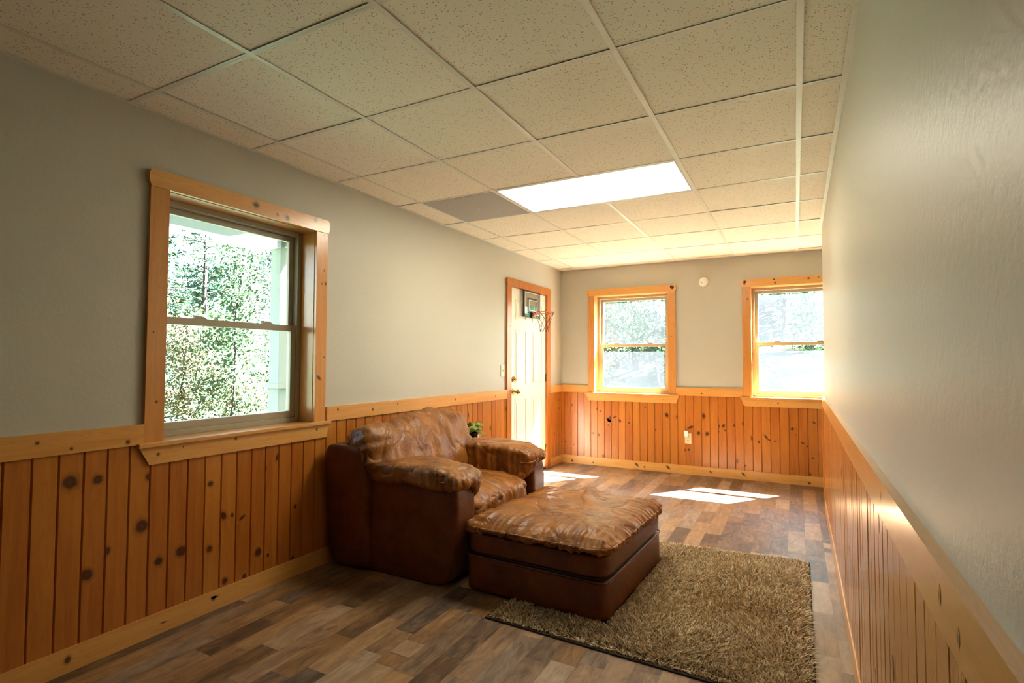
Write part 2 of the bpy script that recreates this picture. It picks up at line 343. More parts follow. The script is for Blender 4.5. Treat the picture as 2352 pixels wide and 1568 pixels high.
KL = [(-0.181, 0.763, 0.0257, 1, 0), (-0.083, 0.755, 0.0173, 1, 0), (0.12, 0.729, 0.0136, 1.2, 0), (0.414, 0.639, 0.0131, 1, 0), (0.096, 0.513, 0.0268, 1, 0), (0.173, 0.332, 0.0172, 1, 0), (0.276, 0.345, 0.0241, 1, 0), (0.417, 0.314, 0.014, 1.2, 0), (-0.114, 0.369, 0.0232, 1, 0), (-0.039, 0.443, 0.0127, 1.5, 0), (0.503, 0.126, 0.0134, 1, 0), (0.695, 0.213, 0.0204, 1.2, 0), (0.758, 0.176, 0.0093, 1.25, 0), (0.614, 0.111, 0.0119, 1.25, 0), (0.488, 0.461, 0.0153, 1.8, 0.5), (0.595, 0.425, 0.0119, 2.6, -1.0), (0.537, 0.452, 0.0078, 1.5, 0), (0.809, 0.711, 0.0127, 1.8, -0.3), (0.734, 0.659, 0.0062, 1.25, 0), (0.937, 0.403, 0.0109, 1.25, 0), (0.924, 0.106, 0.0109, 1.6, 0),
      (3.219, 0.616, 0.0161, 1.8, 0), (3.538, 0.777, 0.0153, 1.5, 0), (2.821, 0.776, 0.0135, 2.2, 0.2), (2.281, 0.87, 0.019, 1.2, 0)]
KL3 = [(4.781, 0.378, 0.0138, 2.4, 0), (4.92, 0.785, 0.0095, 2, 0), (4.767, 0.278, 0.0093, 2, 0), (4.95, 0.336, 0.0095, 2, 0), (4.93, 0.678, 0.009, 1.6, 0)]
KB = [(0.151, 0.721, 0.0099, 1.25, 0), (0.478, 0.682, 0.0097, 1.25, 0), (0.525, 0.66, 0.0083, 1.6, 0), (0.648, 0.571, 0.0273, 1.5, 0), (0.695, 0.594, 0.0136, 2.5, -1.1), (0.617, 0.556, 0.0123, 1.8, 0.9), (0.617, 0.495, 0.0082, 1.25, 0), (0.761, 0.557, 0.0135, 1.2, 0.6), (0.873, 0.536, 0.0094, 1, 0), (1.065, 0.731, 0.0079, 1.25, 0), (0.427, 0.387, 0.0097, 1.25, 0), (0.5, 0.371, 0.011, 1.25, 0), (0.555, 0.123, 0.0164, 1, 0), (1.179, 0.475, 0.0118, 1, 0), (1.311, 0.651, 0.0195, 1.5, 0.3), (1.431, 0.631, 0.0154, 1.6, 0), (1.714, 0.66, 0.0189, 2, 0), (1.66, 0.467, 0.0152, 1.3, 0), (1.75, 0.464, 0.0163, 1.3, -0.3), (1.576, 0.527, 0.0165, 3, -1.15), (1.872, 0.557, 0.0124, 2, 0), (1.921, 0.562, 0.0149, 1.6, -0.3), (1.935, 0.513, 0.0087, 1, 0), (1.868, 0.495, 0.0075, 1.25, 0), (2.027, 0.573, 0.011, 1.2, 0), (2.121, 0.596, 0.0134, 1.3, 0), (2.212, 0.448, 0.0181, 1.5, 0), (2.271, 0.413, 0.0108, 1.2, 0), (2.342, 0.469, 0.012, 3, 0.6), (2.383, 0.436, 0.0083, 3.4, 1.1), (2.425, 0.431, 0.0071, 2.8, -1.3), (2.588, 0.57, 0.0141, 1.1, 0), (2.615, 0.508, 0.007, 1, 0), (2.681, 0.431, 0.0093, 2, 1.4), (2.721, 0.4, 0.0081, 1.3, 0), (2.786, 0.645, 0.0092, 2, 1), (1.518, 0.267, 0.0115, 1.1, 0), (1.553, 0.274, 0.0102, 1.2, 0), (2.049, 0.19, 0.0183, 1.4, 0), (2.138, 0.15, 0.0097, 1, 0), (2.737, 0.119, 0.0138, 0.7, 0), (2.77, 0.286, 0.0081, 1, 0), (0.059, 0.258, 0.0085, 1.25, 0), (0.173, 0.231, 0.0056, 1.25, 0)]
KBB = [(0.963, 0.055, 0.0146, 2.2, 0.8), (1.323, 0.058, 0.0142, 2.4, 0.8), (1.783, 0.05, 0.0087, 2, 0.8), (2.116, 0.058, 0.0121, 2.5, 0.8), (0.156, 0.03, 0.0112, 1, 0), (0.428, 0.033, 0.0069, 1, 0), (1.053, 0.037, 0.0079, 1, 0), (2.735, 0.029, 0.0104, 0.8, 0)]

# ---------------------------------------------------------------- room shell
fl = MB(); fl.box((-0.02, YB-0.1, -0.12), (XE+0.1, L+0.02, 0.0)); fo = struct(fl.build('floor', M['floor']), 'brown and grey wood plank vinyl floor laid lengthways')

T = 0.15                                             # wall thickness
W1 = (0.175, 1.06, 0.885, 2.064); W2 = (0.447, 1.335, 0.885, 2.067); W3 = (2.21, 3.10, 0.885, 2.072)   # inner openings
DR = (3.637, 4.545, 0.0, 2.047)
def wall(name, W, s0, s1, holes, label, ztop=H+0.14, d1=0.0):
    mb = MB(); cur = s0; holes = sorted(holes)
    for (a, b, z0, z1) in holes:
        sbox(mb, W, cur, a-0.015, -0.02, ztop, -T, d1)
        if z0 > 0.01: sbox(mb, W, a-0.015, b+0.015, -0.02, z0-0.015, -T, d1)
        sbox(mb, W, a-0.015, b+0.015, z1+0.015, ztop, -T, d1); cur = b+0.015
    sbox(mb, W, cur, s1, -0.02, ztop, -T, d1)
    return struct(mb.build(name, M['paint']), label)
wl = wall('wall_left', WL, YB, L+T, [W1, DR], 'greige painted wall with the large window and the white door')
wb = wall('wall_back', WB, 0.0, XE, [W2, W3], 'greige painted end wall with two pine framed windows')
mb = MB(); mb.prism([(YB, -0.02), (YC, -0.02), (YC, H+0.14), (YB, H+0.14)], -T, 0.0, WR)
mb.box((XR(YC)+T, YC-T, -0.02), (XE, YC, H+0.14)); wr = struct(mb.build('wall_right', M['paint'], bevel=0.006), 'long painted wall at the right ending in an outside corner')
mb = MB(); mb.box((0.0, YB-T, -0.02), (XE, YB, H+0.14)); struct(mb.build('wall_near', M['paint']), 'painted wall closing the room at the near end')
mb = MB(); mb.box((XE, YC-T, -0.02), (XE+T, L+T, H+0.14)); struct(mb.build('wall_far_right', M['paint']), 'painted wall closing the alcove past the corner')

# ceiling: tiles in a metal grid
G = 0.6096; gx = [0.2207+G*k for k in range(0, 8)]; gy = [G*j for j in range(-8, 9)]
LX0, LX1, LY0, LY1 = gx[1], gx[3], gy[11], gy[12]
cl = MB()
xs = [0.0]+[g for g in gx if g < XE]+[XE]; ys = [YB]+[g for g in gy if g > YB+0.05]+[L]
for i in range(len(xs)-1):
    for j in range(len(ys)-1):
        x0, x1, y0, y1 = xs[i], xs[i+1], ys[j], ys[j+1]
        if x0 >= LX0-1e-4 and x1 <= LX1+1e-4 and abs(y0-LY0) < 1e-3: continue
        if abs(x1-LX0) < 1e-3 and abs(y0-LY0) < 1e-3: continue
        if x0 > XR(y0) and y1 < YC: continue
        e = 0.0035; dz = random.choice((0.0022, 0.003, 0.003, 0.0045))
        cl.box((x0+e, y0+e, H+dz), (x1-e, y1-e, H+0.016), 0)
cl.box((-T, YB-T, H+0.12), (XE+T, L+T, H+0.26), 1)
co = struct(cl.build('ceiling', [M['tile'], M['plenum']], recalc=False), 'suspended ceiling of speckled acoustic tiles')
gm = MB(); hw = 0.0118
for x in xs[1:-1]:
    for a, b in (((YB, LY0), (LY1, L)) if LX0+0.1 < x < LX1-0.1 else ((YB, L),)): gm.box((x-hw, a, H-0.0004), (x+hw, b, H+0.0008)); gm.box((x-0.001, a, H), (x+0.001, b, H+0.035))
for y in ys[1:-1]: gm.box((0, y-hw, H), (XE, y+hw, H+0.0010)); gm.box((0, y-0.001, H), (XE, y+0.001, H+0.03))
gm.build('ceiling_grid', M['white_metal'], co)
am = MB()
am.box((0, YB, H-0.0006), (0.02, L, H+0.001)); am.box((0, L-0.02, H-0.0006), (XE, L, H+0.001))
am.prism([(YB, H-0.0006), (YC, H-0.0006), (YC, H+0.001), (YB, H+0.001)], 0.0, 0.021, WR); am.box((XR(YC), YC, H-0.0006), (XE, YC+0.02, H+0.001))
am.build('wall_angle', M['white_metal'], co)

# ceiling light
cx, cy = (LX0+LX1)/2, (LY0+LY1)/2
t = thing('ceiling_light', 'lit rectangular recessed ceiling light glowing white', 'ceiling light', (cx, cy, H))
fr = MB(); fi = 0.013
for a, b in (((LX0+hw, LY0+hw), (LX1-hw, LY0+hw+fi)), ((LX0+hw, LY1-hw-fi), (LX1-hw, LY1-hw)), ((LX0+hw, LY0+hw+fi), (LX0+hw+fi, LY1-hw-fi)), ((LX1-hw-fi, LY0+hw+fi), (LX1-hw, LY1-hw-fi))):
    fr.box((a[0], a[1], H+0.0008), (b[0], b[1], H+0.02))
fr.build('frame', M['ltgrey'], t)
df = MB(); df.box((LX0+hw+fi, LY0+hw+fi, H+0.004), (LX1-hw-fi, LY1-hw-fi, H+0.009)); df.build('diffuser', M['lamp'], t)
hs = MB(); hs.box((LX0+0.005, LY0+0.005, H+0.05), (LX1-0.005, LY1-0.005, H+0.09)); hs.build('housing', M['white_metal'], t)
# grey panel beside it
t = thing('ceiling_panel', 'flat grey square panel with a pale centre, left of the ceiling light', 'ceiling panel', ((gx[0]+gx[1])/2, cy, H))
p = MB(); p.box((gx[0]+0.013, LY0+0.013, H-0.001), (gx[1]-0.013, LY1-0.013, H+0.012)); p.build('plate', M['grey_panel'], t)
p = MB(); p.lathe([(0.0001, -0.004), (0.012, -0.004), (0.014, -0.001)], ((gx[0]+gx[1])/2, cy, H), 'z', 16); p.build('centre_screw', M['ltgrey'], t, True)

# wainscot boards
PW = 0.0865
def wains(name, W, s0, s1, z0, z1, ph, d, mat, parent, knots, holes=(), tilt=0.0):
    mb = MB(); k0 = math.floor((s0-ph)/PW); s = ph+k0*PW
    while s < s1-1e-4:
        a, b = max(s, s0), min(s+PW, s1); s += PW
        segs = [(a, b)]
        for (h0, h1) in holes:
            ns = []
            for (p, q) in segs:
                if q <= h0 or p >= h1: ns.append((p, q)); continue
                if p < h0: ns.append((p, h0))
                if q > h1: ns.append((h1, q))
            segs = ns
        r = random.random()
        for (p, q) in segs:
            if q-p < 0.004: continue
            g = 0.0045
            e1, e2 = random.uniform(-tilt, tilt), random.uniform(-tilt, tilt); pts = [(p, 0.0005), (p, d-0.008), (p+g, d+e1), (q-g, d+e2), (q, d-0.008), (q, 0.0005)]
            n = len(pts); vs = [W(u, z0, dd) for u, dd in pts]+[W(u, z1, dd) for u, dd in pts]
            mb.add(vs, [tuple(range(n)), tuple(range(2*n-1, n-1, -1))]+[(i, i+n, (i+1) % n+n, (i+1) % n) for i in range(n)], 0, r)
    mb.knots([k for k in knots], W, d+0.0006+tilt, 0, 0.4, ph=ph)
    return mb.build(name, mat, parent)
wains('wainscot', WL, YB, L, 0.05, 0.882, 0.039, 0.010, M['pine_v'], wl, KL+KL3, [(DR[0]-0.05, DR[1]+0.05)])
wains('wainscot', WB, 0.0, XE, 0.05, 0.882, 0.0505, 0.010, M['pine_v'], wb, KB)
KR = [(2.2, 0.78, 0.010, 1.5, 0), (1.9, 0.7, 0.012, 1.5, 0), (0.9, 0.62, 0.012, 2, 0), (0.25, 0.55, 0.012, 1.6, 0), (-0.1, 0.6, 0.013, 1.8, 0), (1.5, 0.45, 0.011, 1.4, 0), (2.6, 0.4, 0.012, 1.4, 0), (0.6, 0.35, 0.012, 1.5, 0), (3.1, 0.66, 0.010, 1.5, 0), (3.4, 0.5, 0.010, 1.5, 0), (0.45, 0.83, 0.010, 1.8, 0)]
wains('wainscot', WR, YB, YC, 0.05, 0.882, 0.03, 0.010, M['pine_r'], wr, KR, (), 0.0008)

tn = [0]
def trim(W, s0, s1, z0, z1, d, mat, label, knots=(), name=None, bv=0.003):
    mb = MB(); sbox(mb, W, s0, s1, z0, z1, 0.0, d, 0, random.random()*0.5+0.1)
    if knots: mb.knots(knots, W, d+0.0006)
    tn[0] += 1
    return struct(mb.build(name or 'trim_%d' % tn[0], M[mat], bevel=0 if knots else bv), label)
RZ0, RZ1 = 0.880, 0.971
trim(WL, YB, 0.0895, RZ0, RZ1, 0.020, 'trim_y', 'pine chair rail left of the large window', [(-0.297, 0.937, 0.0058, 1, 0), (-0.185, 0.9, 0.0053, 1, 0), (0.024, 0.9, 0.0085, 1, 0)])
trim(WL, 1.1605, 3.542, RZ0, RZ1, 0.020, 'trim_y', 'pine chair rail between the large window and the door', [(1.25, 0.947, 0.0071, 1.25, 0), (1.572, 0.922, 0.0077, 1.3, 0), (1.838, 0.944, 0.0063, 1.25, 0), (2.6, 0.93, 0.006, 1.2, 0), (3.3, 0.92, 0.006, 1.2, 0)])
trim(WL, 4.641, L, RZ0, RZ1, 0.020, 'trim_y', 'short pine chair rail right of the door')
trim(WB, 0.02, 0.361, RZ0, RZ1, 0.020, 'trim_x', 'pine chair rail left of the middle window')
trim(WB, 1.421, 2.124, RZ0, RZ1, 0.020, 'trim_x', 'pine chair rail between the two end windows', [(1.7, 0.91, 0.006, 1.2, 0)])
trim(WB, 3.186, XE, RZ0, RZ1, 0.020, 'trim_x', 'pine chair rail past the right end window')
trim(WR, YB, YC, RZ0, RZ1, 0.020, 'trim_y', 'pine chair rail along the right wall', [(0.30, 0.935, 0.007, 1.4, 0), (-0.32, 0.93, 0.006, 1.8, 0), (-0.42, 0.915, 0.005, 1.6, 0), (1.2, 0.93, 0.007, 1.3, 0)])
mb = MB(); sbox(mb, WL, YB, DR[0]-0.095, 0.0, 0.098, 0, 0.016, 0, 0.3); mb.knots([(-0.172, 0.053, 0.0107, 1.3, 0), (0.439, 0.062, 0.009, 1, 0), (0.45, 0.066, 0.006, 4, 1.45), (0.2, 0.045, 0.005, 4, 1.5)], WL, 0.0166)
sbox(mb, WL, DR[1]+0.095, L, 0.0, 0.098, 0, 0.016, 0, 0.5); struct(mb.build('baseboard_left', M['trim_y']), 'pine baseboard under the left wall')
mb = MB(); sbox(mb, WB, 0.016, XE, 0.0, 0.098, 0, 0.016, 0, 0.35); mb.knots(KBB, WB, 0.0166); struct(mb.build('baseboard_back', M['trim_x']), 'pine baseboard under the end wall')
mb = MB(); sbox(mb, WR, YB, YC, 0.0, 0.095, 0, 0.016, 0, 0.2); struct(mb.build('baseboard_right', M['trim_y'], bevel=0.003), 'pine baseboard along the right wall')
mb = MB(); mb.box((XR(YC)-0.022, YC-0.0005, 0.098), (XR(YC)+0.004, YC+0.018, 0.886), 0, 0.6); tn[0] += 1; struct(mb.build('trim_%d' % tn[0], M['trim_z'], bevel=0.002), 'upright pine strip on the outside corner')

# ---------------------------------------------------------------- windows
def ring(mb, W, s0, s1, z0, z1, w, d0, d1, mat=0, wb=None):
    wb = w if wb is None else wb
    sbox(mb, W, s0, s0+w, z0, z1, d0, d1, mat); sbox(mb, W, s1-w, s1, z0, z1, d0, d1, mat)
    sbox(mb, W, s0+w, s1-w, z0, z0+wb, d0, d1, mat); sbox(mb, W, s0+w, s1-w, z1-w, z1, d0, d1, mat)
def window(n, W, o, ax, label, gl, loc, hk=(), ck=(), ak=()):
    s0, s1, z0, z1 = o
    t = thing('window_%d' % n, label, None, loc, kind='structure')
    hm = 'trim_y' if ax == 'y' else 'trim_x'
    for (a, b) in ((s0-0.085, s0), (s1, s1+0.085)):
        mb = MB(); sbox(mb, W, a, b, z0, z1, 0.0, 0.020, 0, random.random()*0.5)
        mb.knots([k for k in ck if a < k[0] < b], W, 0.0206); mb.build('side_casing', M['trim_z'], t)
    mb = MB(); e = 0.010; top = z1+0.082; pts = []
    a, b = s0-0.085, s1+0.085
    pts = [(a, z1), (b, z1), (b+e*0.6, z1+0.014), (b+e, z1+0.03), (b+e, top-0.022), (b+e*0.4, top-0.006), (b-0.012, top), (a+0.012, top), (a-e*0.4, top-0.006), (a-e, top-0.022), (a-e, z1+0.03), (a-e*0.6, z1+0.014)]
    mb.prism(pts, 0.0, 0.026, W, 0, 0.25); mb.knots(hk, W, 0.0266); mb.build('head_casing', M[hm], t)
    mb = MB(); sbox(mb, W, s0-0.115, s1+0.118, z0-0.021, z0, 0.0, 0.040, 0, 0.6); sbox(mb, W, s0-0.012, s1+0.012, z0-0.014, z0, -0.135, 0.0, 0, 0.6); mb.build('stool', M[hm], t, bevel=0.003)
    mb = MB(); mb.prism([(s0-0.104, z0-0.022), (s0-0.060, z0-0.102), (s1+0.098, z0-0.102), (s1+0.112, z0-0.022)] if ax == 'y' else [(s0-0.104, z0-0.022), (s0-0.078, z0-0.098), (s1+0.085, z0-0.098), (s1+0.11, z0-0.022)], 0.0, 0.022, W, 0, 0.12)
    mb.knots(ak, W, 0.0226); mb.build('apron', M[hm], t)
    mb = MB(); sbox(mb, W, s0-0.012, s0+0.003, z0, z1+0.012, -0.135, 0.0, 0, 0.4); sbox(mb, W, s1-0.003, s1+0.012, z0, z1+0.012, -0.135, 0.0, 0, 0.5)
    sbox(mb, W, s0+0.003, s1-0.003, z1-0.003, z1+0.012, -0.135, 0.0, 0, 0.3); mb.build('jamb_liner', M['trim_z'], t)
    mb = MB(); ring(mb, W, s0+0.003, s1-0.003, z0, z1-0.003, 0.028, -0.20, -0.112); mb.build('outer_frame', M['vinyl'], t, bevel=0.002)
    zm = 1.455; a, b = s0+0.031, s1-0.031
    mb = MB(); ring(mb, W, a, b, zm-0.012, z1-0.031, 0.032, -0.178, -0.152); us = mb.build('upper_sash', M['vinyl'], t, bevel=0.002)
    mb = MB(); sbox(mb, W, a+0.03, b-0.03, zm+0.018, z1-0.061, -0.168, -0.163); mb.build('pane', M[gl[0]], us)
    mb = MB(); ring(mb, W, a, b, z0+0.028, zm+0.022, 0.036, -0.148, -0.120, 0, 0.040); ls = mb.build('lower_sash', M['vinyl'], t, bevel=0.002)
    mb = MB(); sbox(mb, W, a+0.034, b-0.034, z0+0.066, zm-0.012, -0.138, -0.133); mb.build('pane', M[gl[1]], ls)
    for f in (0.27, 0.76):
        c = a+(b-a)*f; mb = MB()
        pts = [(c-0.038, zm+0.022), (c+0.038, zm+0.022), (c+0.026, zm+0.030), (c+0.012, zm+0.036), (c-0.015, zm+0.036), (c-0.03, zm+0.040), (c-0.036, zm+0.038), (c-0.028, zm+0.031)]
        mb.prism(pts, -0.146, -0.124, W); mb.build('sash_lock', M['vinyl'], ls, bevel=0.001)
    return t
window(1, WL, W1, 'y', 'large double hung window on the left wall in a knotty pine frame', ('glass', 'glass'), (0, 0.62, 0.885),
       [(0.627, 2.112, 0.0137, 0.75, 0), (0.832, 2.090, 0.0126, 1.2, 0.6), (0.765, 2.094, 0.0066, 1.3, 0.5), (1.04, 2.125, 0.0093, 0.9, 0)],
       [(1.114, 2.048, 0.0042, 1.25, 0), (1.138, 2.05, 0.0037, 1.25, 0), (1.119, 1.825, 0.0047, 1.25, 0), (1.131, 1.745, 0.0073, 1.4, 0), (1.1, 1.74, 0.0042, 1.25, 0), (0.139, 1.069, 0.0048, 1, 0), (0.117, 1.391, 0.0032, 1.4, 0), (1.129, 1.283, 0.0044, 1, 0), (1.09, 1.155, 0.0101, 2, 0.9)],
       [(0.152, 0.827, 0.0059, 0.9, 0), (0.266, 0.845, 0.0028, 1.25, 0), (0.539, 0.85, 0.0064, 0.9, 0), (1.078, 0.84, 0.0057, 1.25, 0)])
window(2, WB, W2, 'x', 'smaller pine framed window in the middle of the end wall', ('glass_dusty', 'glass_dusty2'), (0.89, L, 0.885),
       [(1.385, 2.112, 0.013, 1.3, 0.5), (1.398, 2.125, 0.008, 2.2, 0.2), (1.372, 2.125, 0.007, 2.2, -0.5), (0.372, 2.09, 0.006, 1, 0)], [(1.37, 1.55, 0.005, 1.2, 0)], [(1.28, 0.83, 0.004, 1, 0)])
window(3, WB, W3, 'x', 'pine framed window partly hidden behind the right wall corner', ('glass_dusty2', 'glass_dusty3'), (2.655, L, 0.885),
       [(2.150, 2.118, 0.012, 2.2, 0), (2.163, 2.132, 0.006, 2, -0.9), (2.44, 2.135, 0.008, 0.8, 0), (2.45, 2.10, 0.008, 1, 0), (2.76, 2.125, 0.009, 0.8, 0.6), (2.85, 2.13, 0.005, 1, 0)], [(2.18, 1.94, 0.009, 1, 0), (2.14, 1.3, 0.004, 1, 0)], [(2.46, 0.83, 0.006, 1, 0)])

# ---------------------------------------------------------------- door
d0, d1, _, dz = DR
t = thing('door_1', 'white six panel door in a pine frame near the far corner', None, (0, (d0+d1)/2, 0), kind='structure')
for (a, b) in ((d0-0.093, d0), (d1, d1+0.093)):
    mb = MB(); sbox(mb, WL, a, b, 0.0, dz, 0, 0.020, 0, 0.75)
    mb.knots([(3.575, 1.05, 0.007, 0.8, 0), (3.58, 1.18, 0.007, 0.7, 0), (3.6, 1.62, 0.008, 0.8, 0), (3.585, 0.86, 0.006, 1, 0)] if a < 4 else [], WL, 0.0206); mb.build('side_casing', M['pine_v'], t)
mb = MB(); a, b, z1 = d0-0.093, d1+0.093, dz; e = 0.01; top = z1+0.082
mb.prism([(a, z1), (b, z1), (b+e*0.6, z1+0.014), (b+e, z1+0.03), (b+e, top-0.022), (b+e*0.4, top-0.006), (b-0.012, top), (a+0.012, top), (a-e*0.4, top-0.006), (a-e, top-0.022), (a-e, z1+0.03), (a-e*0.6, z1+0.014)], 0, 0.026, WL, 0, 0.7); mb.build('head_casing', M['pine_v'], t)
mb = MB(); sbox(mb, WL, d0-0.014, d0, 0, dz+0.014, -T, 0.0); sbox(mb, WL, d1, d1+0.014, 0, dz+0.014, -T, 0.0); sbox(mb, WL, d0, d1, dz, dz+0.014, -T, 0.0); mb.build('door_jamb', M['trim_z'], t)
mb = MB(); sbox(mb, WL, d0+0.003, d1-0.003, 0.022, dz-0.004, -0.044, -0.003)
pc = [(d0+0.115, d0+0.115+0.265), (d1-0.115-0.265, d1-0.115)]
for (pa, pb) in pc:
    for (za, zb) in ((0.24, 0.86), (1.00, 1.60), (1.71, 1.92)):
        ring(mb, WL, pa, pb, za, zb, 0.014, -0.004, 0.0035); sbox(mb, WL, pa+0.034, pb-0.034, za+0.034, zb-0.034, -0.004, 0.0025)
slab = mb.build('door_slab', M['door'], t, bevel=0.004)
mb = MB(); sbox(mb, WL, d0, d1, 0.0, 0.016, -T, -0.002); mb.build('threshold', M['thresh'], t)
ky = 3.712
mb = MB(); mb.lathe([(0.033, 0.0), (0.033, 0.006), (0.024, 0.012), (0.011, 0.016), (0.010, 0.036), (0.020, 0.043), (0.028, 0.055), (0.028, 0.068), (0.018, 0.078), (0.004, 0.081)], (-0.003, ky, 0.942), 'x', 20); mb.build('door_knob', M['brass'], slab, True)
mb = MB(); mb.lathe([(0.031, 0.0), (0.031, 0.010), (0.026, 0.018), (0.018, 0.02), (0.017, 0.03)], (-0.003, ky-0.004, 1.072), 'x', 20); mb.box((0.02, ky-0.018, 1.067), (0.045, ky+0.01, 1.077)); mb.build('deadbolt', M['brass'], slab, True)
for z in (0.24, 1.07, 1.84):
    mb = MB(); mb.lathe([(0.006, -0.05), (0.007, -0.048), (0.007, 0.048), (0.006, 0.05)], (0.0045, d1-0.001, z), 'z', 10); mb.box((-0.002, d1-0.02, z-0.045), (0.001, d1+0.012, z+0.045)); mb.build('hinge', M['brass'], t)

# ---------------------------------------------------------------- small wall things
t = thing('basketball_hoop', 'mini over-the-door basketball hoop with black bordered backboard on the white door', 'basketball hoop', (0.03, 4.09, 1.745))
b0, b1, z0, z1, dd = 3.885, 4.31, 1.748, 2.042, 0.028
mb = MB(); ring(mb, WL, b0, b1, z0, z1, 0.026, dd-0.006, dd+0.008); bo = mb.build('backboard_border', M['dark'], t, bevel=0.004)
mb = MB(); sbox(mb, WL, b0+0.02, b1-0.02, z0+0.02, z1-0.02, dd-0.003, dd+0.002); mb.build('backboard', M['acrylic'], t)
mb = MB(); ring(mb, WL, b0+0.026, b1-0.026, z0+0.034, z1-0.016, 0.010, dd+0.002, dd+0.0095); mb.build('pale_stripe', M['ltgrey'], t)
mb = MB(); ring(mb, WL, 3.995, 4.225, 1.80, 1.965, 0.022, dd+0.002, dd+0.004); mb.build('target_square', M['dark'], t)
mb = MB(); ring(mb, WL, 4.02, 4.225, 1.822, 1.945, 0.008, dd+0.0045, dd+0.006); mb.build('target_outline', M['ltgrey'], t)
mb = MB(); sbox(mb, WL, 4.03, 4.215, 1.828, 1.880, dd+0.004, dd+0.0055, 0); sbox(mb, WL, 4.155, 4.162, 1.828, 1.880, dd+0.0055, dd+0.0062, 1); mb.build('green_label', [M['green'], M['ltgrey']], t)
mb = MB(); sbox(mb, WL, b0+0.03, b1-0.03, z0+0.004, z0+0.034, dd+0.008, dd+0.0105); mb.build('green_strip', M['green'], t)
mb = MB(); sbox(mb, WL, 4.04, 4.13, 1.742, 1.805, dd+0.008, dd+0.035, 0); mb.build('bracket', M['dark'], t, bevel=0.003)
for y in (3.96, 4.22):
    mb = MB(); sbox(mb, WL, y-0.012, y+0.012, 1.92, dz-0.003, 0.004, 0.0065); sbox(mb, WL, y-0.012, y+0.012, 1.92, 1.935, 0.0065, dd-0.003); sbox(mb, WL, y-0.012, y+0.012, dz-0.0035, dz-0.0022, -0.046, 0.0065); mb.build('door_hook', M['dark'], t)
RC = Vector((0.188, 4.09, 1.800)); RR = 0.107
ringp = [RC+Vector((RR*math.cos(q), RR*math.sin(q), 0)) for q in [2*math.pi*i/40 for i in range(40)]]
mb = MB(); mb.tube(ringp, 0.0045, 8, 0, 0.5, True)
for s in (-1, 1): mb.tube([(0.06, 4.09+s*0.03, 1.785), (0.085, 4.09+s*0.03, 1.797), (0.105, 4.09+s*0.06, 1.80)], 0.0035, 6)
mb.tube([(0.06, 4.06, 1.765), (0.09, 4.09, 1.797)], 0.004, 6); mb.box((0.058, 4.055, 1.755), (0.066, 4.125, 1.80)); mb.build('rim', M['orange'], t, True)
mb = MB(); K = 8; lev = [(RR, 1.796), (0.082, 1.735), (0.064, 1.68), (0.052, 1.63), (0.05, 1.585)]
def np_(l, k): r, z = lev[l]; q = 2*math.pi*(k+0.5*(l % 2))/K; return (RC.x+r*math.cos(q), RC.y+r*math.sin(q), z)
for l in range(4):
    for k in range(K):
        mm = 1 if k == 0 else 0
        for e in ((k, k) if True else ()), : pass
        if l % 2 == 0: tg = (k, k-1)
        else: tg = (k, k+1)
        for q in tg: mb.tube([np_(l, k), np_(l+1, q)], 0.0017, 5, mm)
mb.build('net', [M['cord'], M['redcord']], t)

def plate(W, s, z, w, h, d=0.006): m = MB(); sbox(m, W, s-w/2, s+w/2, z-h/2, z+h/2, 0.0, d); return m
t = thing('light_switch', 'ivory toggle light switch plate left of the door', 'light switch', (0, 3.473, 1.165))
plate(WL, 3.473, 1.165, 0.072, 0.116).build('plate', M['ivory'], t, bevel=0.002)
mb = MB(); sbox(mb, WL, 3.468, 3.478, 1.158, 1.178, 0.006, 0.016); mb.build('toggle', M['ivory'], t, bevel=0.002)
for z in (1.135, 1.195): mb = MB(); mb.lathe([(0.003, 0.006), (0.003, 0.0072)], (0, 3.473, z), 'x', 10); mb.build('screw', M['slot'], t)
ox, oz = 1.547, 0.400
t = thing('electrical_outlet', 'ivory wall outlet on the end wainscot under a plugged in white night light', 'outlet', (ox, L, oz))
WB1 = lambda s, z, d: WB(s, z, d+0.0102)
plate(WB1, ox, oz, 0.072, 0.116).build('plate', M['ivory'], t, bevel=0.002)
mb = MB()
for dzz in (-0.024, 0.024): mb.lathe([(0.017, 0.0), (0.017, 0.0025)], (ox, L-0.0182, oz+dzz), 'y', 18)
mb.build('socket_face', M['ivory'], t)
mb = MB()
for dx in (-0.007, 0.007): sbox(mb, WB1, ox+dx-0.0015, ox+dx+0.0015, oz-0.026, oz-0.017, 0.008, 0.0095)
mb.lathe([(0.003, 0.0), (0.003, 0.0015)], (ox, L-0.0200, oz-0.034), 'y', 10); mb.build('slot', M['slot'], t)
t = thing('night_light', 'small white night light plugged into the outlet on the end wall', 'night light', (1.533, L, 0.45))
mb = MB(); mb.prism([(1.512, 0.425), (1.552, 0.425), (1.553, 0.482), (1.547, 0.489), (1.518, 0.489), (1.511, 0.482)], 0.0205, 0.052, WB); mb.build('shade', M['white_plastic'], t, bevel=0.004)
mb = MB(); mb.prism([(1.520, 0.405), (1.545, 0.405), (1.550, 0.4245), (1.514, 0.4245)], 0.0205, 0.045, WB); mb.build('plug_base', M['ivory'], t, bevel=0.002)
t = thing('smoke_detector', 'round white smoke detector high on the end wall between the windows', 'smoke detector', (1.731, L, 2.158))
mb = MB(); mb.lathe([(0.054, 0.0), (0.054, -0.012), (0.050, -0.016)], (1.731, L, 2.158), 'y', 36); mb.build('base', M['white_plastic'], t, True)
mb = MB(); mb.lathe([(0.047, -0.016), (0.049, -0.02), (0.048, -0.034), (0.040, -0.041), (0.001, -0.042)], (1.731, L, 2.158), 'y', 36); mb.build('cover', M['white_plastic'], t, True)
